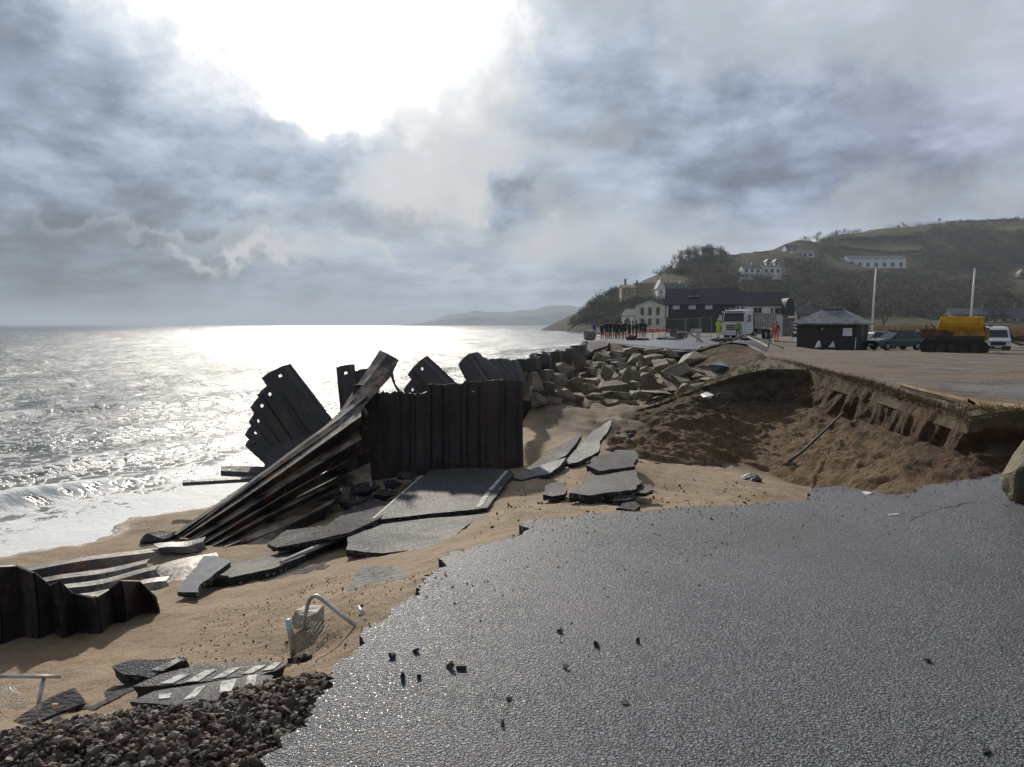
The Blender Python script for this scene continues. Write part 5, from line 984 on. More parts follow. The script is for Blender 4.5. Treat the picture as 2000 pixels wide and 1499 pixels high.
    for (fx, wd, hh) in dormers:
        x = -w2 + fx * W; m_ = MB(); z0 = ze + (zr - ze) * .1; m_.box((x, depth * .16, z0 + hh * .5), (wd, depth * .3, hh)); dm = m_.build('dormer', wall, root)
        m_ = MB(); m_.prism([(x - wd * .62, -.05, z0 + hh), (x + wd * .62, -.05, z0 + hh), (x, -.05, z0 + hh * 1.6)], (0, depth * .5, 0)); m_.build('dormer_roof', roof, dm); m_ = MB(); m_.box((x, depth * .005, z0 + hh * .55), (wd * .55, .08, hh * .55)); m_.build('window', GLASS, dm)
    return root
DSLATE = simple('dark_slate_roof', (.036, .036, .044), .65, .3, 1.5, .35, bump=.4, bscale=6)
# dark clad seafront block with its lower wing
h1 = house('apartment_house', 'tall dark clad seafront house with three small white windows and two rooflights', 1301, 1437, 664, 594, 563, 150, 9, TIMBER, DSLATE, [(.10, .86, .19, .985), (.325, .86, .415, .985), (.555, .86, .645, .985)], ridge='x', chim=((.36, .9),), wfill=BLINDW, cat='house', yaw=-14)
for fx in (.345, .435):
    m_ = MB(); w2 = 6.9; m_.box((-w2 + fx * 2 * w2, 1.6, 8.62), (.85, .9, .12), M=None); o = m_.build('rooflight', BLINDW, h1)
m_ = MB(); m_.box((-6.6, -.08, 5.6), (.35, .14, 2.3)); m_.build('white_panel', FRAMEW, h1)
m_ = MB(); m_.box((-3.6, -.9, 1.6), (3.0, 1.6, 2.9)); m_.build('lean_to', TIMBER, h1)
m_ = MB(); m_.box((-1.5, -.06, 1.55), (3.2, .10, 1.3)); m_.build('garage_door', BLINDW, h1)
house('house', 'long dark roofed wing with white render wall behind the lorry', 1437.5, 1536, 664, 596, 570, 147.1, 8, RENDER_W, DSLATE, [(.34, .70, .50, .93), (.66, .72, .72, .92), (.74, .72, .92, .92)], ridge='x', yaw=-14)
m_ = MB(); n = 12; arch = [P(1536, 616, d=144), *[P(1543.5 - 8.5 * math.cos(math.pi * i / n), 598 - 16 * math.sin(math.pi * i / n), d=144) for i in range(n + 1)], P(1552, 616, d=144)]
bn = empty('barn', P(1544, 660, d=144)); tag(bn, 'narrow dark barn with rounded roof end right of the white render wing', 'barn')
m_.prism([p - bn.location for p in arch], (0, 7, 0)); m_.build('roof', TIMBER, bn); m_ = MB(); m_.box((0, 3.5, 2.2), (1.5, 6.9, 4.4)); m_.build('wall', STONE, bn); m_ = MB(); m_.box((0, -.05, 3.9), (1.2, .12, .35)); m_.build('lintel', RENDER_W, bn)
house('house', 'cream two storey house with shallow pediment at the seaward end of the village', 1241, 1298, 640, 597, 586, 262, 9, CREAM, SLATE, [(.17, .55, .29, .92), (.43, .55, .55, .92), (.70, .55, .82, .92), (.17, .12, .29, .42), (.43, .08, .55, .42), (.70, .12, .82, .42)], ridge='y', over=.35, yaw=-10)
house('house', 'small white gabled house left of the cream pedimented house', 1213, 1240, 640, 617, 604, 268, 9, RENDER_W, SLATE, [(.3, .3, .6, .8)], ridge='x', yaw=-30)
house('house', 'white house with steep gable standing on the cliff above the dark roof', 1284, 1299, 586, 562, 546, 345, 8, RENDER_W, SLATE, [(.35, .5, .6, .8)], ridge='y', chim=((.5, .8),))
house('house', 'grey roofed house behind the steep white gable on the cliff', 1299, 1338, 586, 567, 553, 352, 8, RENDER_W, SLATE, [(.2, .5, .35, .8), (.6, .5, .75, .8)], ridge='x', chim=((.8, 1.0),))
house('house', 'sandstone terrace on the cliff edge highest at the seaward side', 1214, 1240, 578, 562, 556, 352, 7, SANDST, SANDST, [(.15, .3, .3, .8), (.5, .3, .65, .8)], ridge='x', chim=((.35, 2.6),))
house('house', 'sandstone house with red-brown roof between the cliff terrace and the white gable', 1241, 1278, 577, 563, 553, 356, 8, SANDST, simple('red_brown_roof', (.17, .10, .07), .8), [(.1, .3, .22, .8), (.4, .3, .52, .8), (.7, .3, .82, .8)], ridge='x', chim=((.15, 1.2),))
house('house', 'white twin-gabled house on the hillside, right one of the pair', 1490, 1526, 536, 521, 514, 418, 9, RENDER_W, SLATE, [(.08, .2, .26, .7), (.4, .2, .58, .7), (.74, .2, .9, .7)], ridge='x', dormers=((.28, 2.6, 2.4), (.74, 2.6, 2.4)))
house('house', 'low pale house on the hillside left of the white twin-gabled house', 1451, 1489, 534, 524, 517, 418, 9, RENDER_W, SLATE, [(.1, .2, .25, .75), (.4, .2, .55, .75), (.7, .2, .85, .75)], ridge='x', chim=((.55, 1.5),))
house('house', 'grey roofed villa above the twin-gabled house on the hillside', 1476, 1504, 511, 500, 491, 520, 9, paint('pale_grey_render', (.48, .5, .5)), SLATE, [(.2, .3, .4, .8), (.6, .3, .8, .8)], ridge='x')
house('house', 'small house at the left end of the hillside row under the grove', 1422, 1446, 512, 503, 497, 495, 8, paint('pale_grey_render', (.45, .47, .48)), SLATE, [(.2, .3, .4, .8)], ridge='x')
house('bungalow', 'long white bungalow with picture windows, lower of two near the ridge', 1548, 1590, 503, 494, 490, 545, 9, RENDER_W, SLATE, [(.05, .25, .2, .8), (.26, .25, .42, .8), (.5, .25, .66, .8), (.74, .25, .92, .8)], ridge='x', cat='bungalow')
house('bungalow', 'pale bungalow with pitched roof, upper of two near the ridge', 1535, 1559, 492, 484, 477, 570, 9, paint('pale_grey_render', (.5, .5, .5)), SLATE, [(.15, .25, .4, .8), (.55, .25, .85, .8)], ridge='x', cat='bungalow')
house('house', 'red-brown house half hidden in the scrub below the twin-gabled house', 1448, 1472, 556, 547, 541, 380, 8, simple('brick_wall', (.22, .12, .085), .9), SLATE, [(.2, .3, .4, .8), (.6, .3, .8, .8)], ridge='x')
# the long white terrace with arches
tw = house('terrace', 'long white terrace with a row of blue arched windows on the hillside', 1655, 1767, 524, 506, 499, 600, 10, RENDER_W, paint('blue_grey_roof', (.20, .235, .27)), [], ridge='x', cat='terrace')
W = 112 * 600 / F; BLUE = simple('blue_glass', (.10, .15, .19), .25)
for i in range(7):
    x = -W / 2 + W * (i + .5) / 7; wd = 4.4 if i == 0 else 3.0; m_ = MB(); m_.prism([(x - wd / 2, -.08, .9), (x + wd / 2, -.08, .9)] + [(x + wd / 2 * math.cos(a), -.08, 3.0 + wd * .55 * math.sin(a)) for a in [math.pi * k / 8 for k in range(9)]], (0, .05, 0)); m_.build('window', BLUE, tw)
    m_ = MB(); m_.box((-W / 2 + W * i / 7, -.25, 3.9), (.7, .5, 7.6)); m_.build('pier', RENDER_W, tw)
m_ = MB(); m_.box((W / 2, -.25, 3.9), (.7, .5, 7.6)); m_.build('pier', RENDER_W, tw); m_ = MB(); m_.box((0, -1.2, .1), (W, 2.2, .9)); m_.build('balcony', RENDER_W, tw)
house('house', 'lower white house adjoining the left end of the arched terrace', 1626, 1654.6, 523, 511, 504, 600.4, 9, RENDER_W, paint('blue_grey_roof', (.20, .235, .27)), [(.08, .45, .55, .8), (.66, .2, .9, .75)], ridge='x')
# stone terrace on the right with white window surrounds
house('terrace', 'stone terrace with white-framed windows behind the white van', 1930, 2060, 641, 622, 602, 300, 9, STONE, SLATE, [(x, z0, x + .052, z1) for x in (.015, .14, .28, .41, .55, .68, .82, .93) for z0, z1 in ((.12, .42), (.60, .90))], ridge='x', chim=((.02, 2.2), (.5, 2.2)), cat='terrace', dormers=((.22, 5.4, .9), (.75, 5.4, .9)), wfill=BLINDW)
house('terrace', 'lower pale-roofed end of the stone terrace behind the yellow dumper', 1858, 1929.6, 641, 615, 603, 301, 8, STONE, paint('pale_slate', (.15, .16, .165)), [(.05, .55, .14, .95), (.45, .3, .52, .95)], ridge='x', cat='terrace', doors=((.62, .70, .9, RENDER_W), (.02, .10, .9, RENDER_W)))
house('house', 'grey stone house with two white chimneys behind the hut', 1556, 1592, 640, 613, 597, 200, 7, STONE, SLATE, [(.25, .5, .4, .8), (.65, .5, .8, .8)], ridge='x', chim=((.25, 1.0), (.95, 1.0)))
# ruined gable and spire at the right margin
g = empty('chapel', P(1995, 546, d=520)); g.location.z = float(hill_z(np.array([g.location.x]), np.array([g.location.y]))[0]); tag(g, 'pale stone gable beside a thin spire on the hill at the right edge', 'chapel')
k = 520 / F; m_ = MB(); m_.prism([(-5 * k, 0, 0), (8 * k, 0, 0), (8 * k, 0, 10 * k), (1.5 * k, 0, 18 * k), (-5 * k, 0, 10 * k)], (0, 4, 0)); m_.build('wall', SANDST, g); m_ = MB(); m_.prism([(-.5 * k, -.1, 5 * k), (3.5 * k, -.1, 5 * k), (3.5 * k, -.1, 10 * k), (1.5 * k, -.1, 13 * k), (-.5 * k, -.1, 10 * k)], (0, .05, 0)); m_.build('window', GLASS, g); m_ = MB(); m_.cyl((-13 * k, 1, 8 * k), 2 * k, 16 * k, n=6, r2=.4 * k); m_.build('spire', SANDST, g); m_ = MB(); m_.box((-6 * k, -1, 1.0 * k), (32 * k, 1, 3 * k)); m_.build('boundary_wall', STONE, g)
# ------------------------------------------------------------------ the hut
HD = 60; hz = P(1630, 681, d=HD).z; k = HD / F
hut = empty('hut', ((1604 - CX) * k, HD - .8, hz), R(-40)); tag(hut, 'dark timber hut with hipped grey roof and a white notice', 'hut')
w2, dp, he, hr = 2.35, 3.0, 49 * k, 77 * k
PLK = mat('dark_planks', lambda w, b, co: (w.put(b.inputs['Base Color'], w.mix(w.sstep(w.noise(w.mapping(co, (1, 1, 14)), 1.2, 5, .7), .35, .65), (.010, .009, .009), (.036, .029, .026))), w.put(b.inputs['Normal'], w.bump(w.noise(w.mapping(co, (.2, .2, 9)), 1.0, 3, .6), .9, .06)), setattr(b.inputs['Roughness'], 'default_value', .7)))
m_ = MB(); m_.box((0, dp / 2, he / 2 - .2), (2 * w2 - .2, dp, he + .4)); m_.build('wall', PLK, hut)
m_ = MB(); o = .30; V = [(-w2 - o, -o, he), (w2 + o, -o, he), (w2 + o, dp + o, he), (-w2 - o, dp + o, he), (-.75, dp / 2, hr), (.75, dp / 2, hr)]
m_.add(V + [(v[0], v[1], he - .11) for v in V[:4]], [(0, 1, 5, 4), (1, 2, 5), (2, 3, 4, 5), (3, 0, 4), (6, 7, 1, 0), (7, 8, 2, 1), (8, 9, 3, 2), (9, 6, 0, 3), (9, 8, 7, 6)]); rf = m_.build('roof', simple('pale_slate_roof', (.15, .165, .185), .5, .45, 3, .5, bump=.5, bscale=9), hut)
m_ = MB(); m_.box((0, dp / 2, hr + .03), (1.7, .35, .10)); m_.build('ridge_cap', simple('lead', (.2, .21, .23), .5), rf)
m_ = MB(); m_.box((w2 - .07, dp * .45, he * .47), (.08, .8, he * .92)); dr = m_.build('door', simple('door_dark', (.02, .03, .034), .5), hut); m_ = MB(); m_.box((w2 + .0, dp * .45 - .3, he * .55), (.06, .05, .12)); m_.build('handle', GALV, dr)
m_ = MB(); m_.box((w2 - .75, -.05, he * .66), (.66, .05, .60)); nt = m_.build('notice', simple('notice_white', (.72, .72, .76), .5), hut); m_ = MB(); [m_.box((w2 - .75, -.08, he * .66 + z), (wd, .008, .035)) for z, wd in ((.19, .4), (.08, .5), (-.02, .44), (-.13, .5))]; m_.build('printed_lines', simple('faint_print', (.45, .45, .5), .6), nt)
m_ = MB(); m_.cyl((-w2 + 2.1, -.1, he * .78), .09, .16, 'y', n=10); m_.build('wall_lamp', simple('lamp_grey', (.25, .25, .25)), hut)
m_ = MB(); m_.tube([(w2 + .18, -.1, 0), (w2 + .18, -.1, he - .1)], .05, n=6); m_.build('post', TIMBER, hut); m_ = MB(); m_.tube([(w2 - .05, -.45, .0), (w2 - .12, -.07, .9)], .035, n=6); m_.build('prop', GALV, hut)
def wedge(px, py, label, yw):
    p = P(px, py, d=58.6); r_ = empty('ground_sign', p, yw); m_ = MB(); m_.prism([(-.24, 0, 0), (.24, 0, 0), (.10, 0, .50)], (0, .22, 0)); m_.build('board', FRAMEW, r_); m_ = MB(); m_.box((0, .11, -.02), (.5, .34, .05)); m_.build('foot', DARKM, r_); tag(r_, label, 'sign')
wedge(1600, 679, 'left small white ground board at the foot of the hut', .5); wedge(1624, 679, 'right small white ground board at the foot of the hut', -.6)
bs = empty('banner', P(1552, 664, d=59)); tag(bs, 'black and white patterned banner at the left corner of the hut', 'banner')
m_ = MB(); m_.box((0, 0, .75), (.36, .03, 1.1)); m_.build('cloth', DARKM, bs); m_ = MB(); [m_.box((x, -.025, z), (a, .02, b)) for x, z, a, b in ((-.08, 1.15, .12, .16), (.09, 1.12, .10, .12), (-.06, .92, .10, .14), (.08, .86, .14, .10), (0, .58, .24, .20))]; m_.build('print', FRAMEW, bs); m_ = MB(); m_.tube([(-.2, .02, -.1), (-.2, .02, 1.35)], .02, n=6); m_.build('pole', GALV, bs)
for px, yt, yb, lb in ((1706, 525, 660, 'white flagpole left of the pair, beside the hut'), (1897.5, 527, 662, 'white flagpole right of the pair, behind the yellow dumper')):
    d = 66; b = P(px - 4, yb, d=d); h_ = P(px, yt, d=d).z - b.z; fp = empty('flagpole', b); tag(fp, lb, 'flagpole', 'flagpoles by the car park')
    m_ = MB(); m_.tube([(0, 0, -.4), (.08, 0, h_ * .5), (.19, 0, h_)], [.095, .08, .055], n=10); m_.build('pole', FRAMEW, fp, True); m_ = MB(); m_.cyl((.19, 0, h_ + .06), .09, .10, n=10); m_.build('cap', FRAMEW, fp)
# ------------------------------------------------------------------ vehicles
TYRE = simple('tyre', (.012, .012, .012), .8, .2); RIM = simple('rim', (.25, .25, .26), .4, .2, 3, .5, .6); HEADL = simple('headlamp', (.55, .57, .6), .15, .1); PLASTIC = simple('black_plastic', (.015, .015, .016), .5)
def wheel(root, x, y, r, w_, dual=False, rim=RIM):
    m_ = MB(); m_.tube([(x - w_ / 2, y, r), (x - w_ / 2 + .04, y, r), (x + w_ / 2 - .04, y, r), (x + w_ / 2, y, r)], [r * .9, r, r, r * .9], n=20); o = m_.build('wheel', TYRE, root)
    m_ = MB(); s = 1 if x > 0 else -1; m_.cyl((x + s * w_ * .5, y, r), r * .6, .03, 'x', n=16); m_.cyl((x + s * (w_ * .5 + .02), y, r), r * .2, .05, 'x', n=10); m_.build('rim', rim, o)
def profile_body(root, name, prof, w_, mt, inset=.0, top=None):
    """side outline (y, z) extruded over the width, upper points pulled in"""
    zmax = max(p[1] for p in prof); zmin = min(p[1] for p in prof); L = []; 
    for s in (-1, 1): L.append([(s * (w_ / 2 - inset * max(0, (p[1] - top) / (zmax - top)) if top is not None else w_ / 2), p[0], p[1]) for p in prof])
    n = len(prof); m_ = MB(); m_.add(L[0] + L[1], [tuple(range(n)), tuple(range(2 * n - 1, n - 1, -1))] + [(i, n + i, n + (i + 1) % n, (i + 1) % n) for i in range(n)])
    o = m_.build(name, mt, root); bm = bmesh.new(); bm.from_mesh(o.data); bmesh.ops.recalc_face_normals(bm, faces=bm.faces[:]); bm.to_mesh(o.data); bm.free()
    md = o.modifiers.new('bevel', 'BEVEL'); md.width = .05; md.segments = 2; md.limit_method = 'ANGLE'; return o
def car(label, loc, yaw, paint_m, sc=1.0):
    r_ = empty('parked_car', loc, yaw); r_.scale = (sc,) * 3; tag(r_, label, 'car', 'cars parked behind the hut')
    profile_body(r_, 'body', [(-2.25, .30), (-2.28, .62), (-2.2, .80), (-1.2, .98), (-.95, 1.0), (1.9, 1.04), (2.2, .98), (2.25, .6), (2.2, .30), (1.75, .28), (1.62, .58), (1.4, .70), (1.15, .58), (1.02, .28), (-1.05, .28), (-1.18, .58), (-1.4, .70), (-1.62, .58), (-1.75, .28)], 1.84, paint_m, .10, .7)
    profile_body(r_, 'cabin', [(-.98, .99), (-.28, 1.50), (-.05, 1.56), (1.2, 1.58), (1.55, 1.5), (2.1, 1.02)], 1.66, GLASS, .20, 1.0)
    m_ = MB(); m_.box((0, .62, 1.60), (1.22, 1.75, .06)); m_.build('roof', paint_m, r_)
    for s in (-1, 1):
        m_ = MB(); m_.tube([(s * .80, -.95, 1.0), (s * .64, -.25, 1.52)], .045, n=6); m_.tube([(s * .80, 2.05, 1.04), (s * .64, 1.5, 1.52)], .07, n=6); m_.tube([(s * .80, .55, 1.02), (s * .65, .55, 1.56)], .05, n=6); m_.build('pillar', paint_m, r_)
        m_ = MB(); m_.box((s * .66, -2.2, .76), (.42, .16, .13)); m_.build('headlight', HEADL, r_)
        m_ = MB(); m_.box((s * 1.0, -.72, 1.06), (.2, .12, .14)); m_.build('mirror', paint_m, r_)
        for y in (-1.4, 1.4): wheel(r_, s * .80, y, .34, .24)
    m_ = MB(); m_.box((0, -2.27, .62), (1.05, .06, .26)); m_.build('grille', PLASTIC, r_); m_ = MB(); m_.box((0, -2.31, .46), (.52, .03, .11)); m_.build('number_plate', FRAMEW, r_); m_ = MB(); m_.box((0, -2.24, .32), (1.6, .16, .10)); m_.build('bumper', PLASTIC, r_)
    return r_
car('dark green car parked between the hut and the yellow dumper', P(1748, 684, d=59.5), R(-78), simple('dark_green_paint', (.022, .055, .055), .2, .1, 1, .6), .95)
car('silver white car half hidden behind the right corner of the hut', P(1706, 682, d=65), R(-86), simple('silver_paint', (.42, .45, .47), .3, .1, 1, .6), .92)
def van(label, loc, yaw, sc):
    r_ = empty('van', loc, yaw); r_.scale = (sc,) * 3; tag(r_, label, 'van'); wp = simple('white_paint', (.68, .69, .70), .3, .06, 1, .5)
    profile_body(r_, 'body', [(-2.75, .35), (-2.8, .75), (-2.68, 1.15), (-2.1, 1.38), (-1.45, 2.05), (-1.1, 2.3), (2.6, 2.36), (2.7, .4), (1.95, .35), (1.8, .62), (1.55, .74), (1.3, .62), (1.15, .35), (-1.35, .35), (-1.5, .62), (-1.75, .74), (-2.0, .62), (-2.15, .35)], 2.0, wp, .14, 1.1)
    m_ = MB(); m_.add([(-.80, -2.13, 1.40), (.80, -2.13, 1.40), (.74, -1.50, 2.03), (-.74, -1.50, 2.03)], [(0, 1, 2, 3)]); o = m_.build('windscreen', GLASS, r_); o.location = (0, -.03, .03); md = o.modifiers.new('t', 'SOLIDIFY'); md.thickness = .02
    m_ = MB(); m_.box((0, -2.79, .86), (1.15, .06, .34)); m_.build('grille', PLASTIC, r_); m_ = MB(); m_.box((0, -2.8, .50), (1.9, .12, .22)); m_.build('bumper', PLASTIC, r_); m_ = MB(); m_.box((0, -2.88, .54), (.52, .03, .11)); m_.build('number_plate', FRAMEW, r_)
    for s in (-1, 1):
        m_ = MB(); m_.box((s * .78, -2.70, 1.0), (.34, .18, .26)); m_.build('headlight', HEADL, r_); m_ = MB(); m_.box((s * 1.12, -1.8, 1.42), (.18, .12, .34)); m_.build('mirror', PLASTIC, r_)
        m_ = MB(); m_.box((s * .985, -1.3, 1.68), (.02, .9, .5)); m_.build('side_window', GLASS, r_)
        for y in (-1.75, 1.55): wheel(r_, s * .86, y, .36, .24)
    m_ = MB(); m_.box((-.45, -.7, 2.40), (.34, .2, .14)); m_.build('beacon', PLASTIC, r_)
van('white van facing the camera behind the yellow dumper', P(1942, 688, d=59), R(-27), .84)
# tracked dumper
DD = 47.5; dl = P(1864, 692, d=DD); k = DD / F
du = empty('tracked_dumper', dl, R(-29)); tag(du, 'yellow tracked dumper with rounded tipping skip on black crawler tracks', 'dumper')
YEL = simple('digger_yellow', (.66, .36, .012), .5, .25, 3, .5); YELD = simple('muddy_yellow', (.30, .17, .03), .8, .5, 2.5); MUD = simple('dark_steel_mud', (.045, .035, .028), .8, .5, 3)
Lw = 61 * k
for y in (0, 1.75):
    m_ = MB(); pr = [(-Lw + .18, 0), (Lw - .42, 0), (Lw - .16, .16), (Lw - .10, .50), (Lw - .34, .82), (-Lw + .3, .90), (-Lw + .04, .70), (-Lw, .35)]; m_.prism([(p[0], y, p[1]) for p in pr], (0, .62, 0))
    for i in range(26):
        x = -Lw + .25 + i * (2 * Lw - .6) / 25; m_.box((x, y + .31, -.015), (.09, .64, .05)); m_.box((x, y + .31, .875), (.09, .64, .05))
    tr = m_.build('track', TYRE, du)
    for x in (-1.35, -.75, -.15, .45, 1.05): m_ = MB(); m_.cyl((x, y - .02, .36), .25, .08, 'y', n=14); m_.build('road_wheel', MUD, tr)
m_ = MB(); m_.box((-.05, 1.2, .98), (3.3, 2.1, .30)); m_.build('chassis', MUD, du)
m_ = MB(); m_.box((-1.15, 1.15, 1.34), (1.55, 1.9, .52)); m_.box((-.3, 1.15, 1.22), (1.0, 1.7, .34)); eb = m_.build('engine_deck', simple('rusty_brown', (.10, .055, .03), .8, .4, 3), du)
m_ = MB(); m_.cyl((-1.62, .6, 1.70), .05, .3, n=8); m_.build('exhaust', MUD, eb); m_ = MB(); m_.tube([(-1.15, .5, 1.6), (-1.35, .5, 1.95)], .03, n=6); m_.build('lever', MUD, eb)
# skip: rounded trough seen from its side
ns = 12; X0, X1 = -.80, 1.52; yv = []; fs = []
prof = [(-.05, 2.28), (-.10, 2.22)] + [(1.05 - 1.15 * math.cos(a), 2.2 - 1.02 * math.sin(a)) for a in [math.pi * i / ns * .93 for i in range(ns + 1)]] + [(2.25, 2.28)]
for x, sx in ((X0, -.34), (X0 + .25, -.2), (X1 - .12, 0), (X1, -.06)):
    for (y, z) in prof: yv.append((x + sx * (1 - (z - 1.1) / 1.2) , y, z))
n = len(prof); fs = [(r * n + i, r * n + i + 1, (r + 1) * n + i + 1, (r + 1) * n + i) for r in range(3) for i in range(n - 1)] + [tuple(range(n)), tuple(range(4 * n - 1, 3 * n - 1, -1))]
m_ = MB(); m_.add(yv, fs); sk = m_.build('skip', YEL, du); md = sk.modifiers.new('t', 'SOLIDIFY'); md.thickness = .05; md.offset = 0
m_ = MB(); m_.tube([(X0, -.08, 2.28), (X1, -.08, 2.28)], .05, n=8); m_.tube([(X0 + .05, -.1, 2.28), (X0 - .02, .05, 1.8), (X0 + .12, .5, 1.35)], .04, n=6); m_.tube([(X1 - .02, -.1, 2.28), (X1 - .1, .05, 1.8), (X1 - .2, .5, 1.35)], .05, n=6); m_.build('rim_rail', YEL, sk)
m_ = MB(); m_.prism([(-.35, .2, .86), (1.78, .2, .86), (1.78, .25, 1.45), (1.45, .25, 1.62), (.1, .25, 1.5)], (0, 1.7, 0)); m_.build('skip_cradle', YELD, du)
m_ = MB(); m_.box((1.66, 1.1, 1.35), (.34, 1.5, .62)); m_.tube([(1.4, .3, 2.0), (1.72, .2, 1.4), (1.78, .2, .95)], .07, n=8); m_.build('tailgate_frame', YELD, du)
# lorry
TD = 78; tz = P(1432, 664, d=TD)
lo = empty('tipper_lorry', tz, R(-40)); tag(lo, 'white tipper lorry with roof lights facing the camera beyond the debris', 'lorry'); WH = simple('lorry_white', (.62, .63, .64), .35, .08, 1, .5); ALU = simple('aluminium_body', (.34, .34, .33), .5, .35, 2, .5, .5)
profile_body(lo, 'cab', [(0, .55), (-.08, 1.0), (-.04, 1.75), (.16, 2.72), (.5, 3.02), (2.1, 3.1), (2.15, .9), (1.7, .6)], 2.5, WH, .12, 2.0)
m_ = MB(); m_.add([(-1.08, -.06, 1.86), (1.08, -.06, 1.86), (1.02, .115, 2.66), (-1.02, .115, 2.66)], [(0, 1, 2, 3)]); o = m_.build('windscreen', GLASS, lo); md = o.modifiers.new('t', 'SOLIDIFY'); md.thickness = .03
m_ = MB(); m_.box((0, -.02, 2.86), (2.3, .42, .20)); vs = m_.build('sun_visor', WH, lo); m_ = MB(); [m_.box((x, -.24, 2.86), (.22, .04, .10)) for x in (-.85, -.5, -.15, .2, .55, .88)]; m_.build('visor_lights', PLASTIC, vs)
m_ = MB(); m_.tube([(-1.15, .35, 3.22), (1.15, .35, 3.22)], .04, n=6); [m_.tube([(x, .35, 3.0), (x, .35, 3.22)], .03, n=5) for x in (-1.0, 1.0)]; lb = m_.build('light_bar', GALV, lo)
for x in (-.8, -.3, .3, .8): m_ = MB(); m_.cyl((x, .28, 3.26), .11, .10, 'y', n=12); m_.build('spot_lamp', PLASTIC, lb)
m_ = MB(); [m_.box((0, -.11, z), (1.5, .05, .11)) for z in (1.08, 1.28, 1.48)]; m_.build('grille', PLASTIC, lo); m_ = MB(); m_.box((0, -.12, .68), (2.46, .22, .42)); bp = m_.build('bumper', WH, lo)
for s in (-1, 1):
    m_ = MB(); m_.box((s * .95, -.25, .76), (.40, .06, .18)); m_.build('headlight', HEADL, bp); m_ = MB(); m_.box((s * 1.42, -.05, 2.25), (.20, .16, .62)); m_.build('mirror', WH, lo); m_ = MB(); m_.box((s * 1.245, 1.0, 2.2), (.02, .9, .7)); m_.build('side_window', GLASS, lo)
    for y in (.85, 2.6, 5.6, 6.95): wheel(lo, s * 1.06, y, .50, .32)
m_ = MB(); m_.box((0, 4.6, .95), (1.0, 7.4, .30)); m_.box((1.1, 3.6, .85), (.4, 1.1, .6)); m_.build('chassis', PLASTIC, lo)
m_ = MB(); m_.box((0, 5.4, 1.95), (2.4, 6.0, 1.55)); [m_.box((s * 1.225, 2.55 + i * .72, 1.95), (.09, .10, 1.55)) for i in range(9) for s in (-1, 1)]; [m_.box((s * 1.225, 5.4, z), (.10, 6.0, .12)) for z in (1.2, 2.0, 2.72) for s in (-1, 1)]; m_.build('tipper_body', ALU, lo)
m_ = MB(); m_.box((0, 2.36, 2.45), (2.3, .10, 1.0)); m_.build('headboard', ALU, lo)
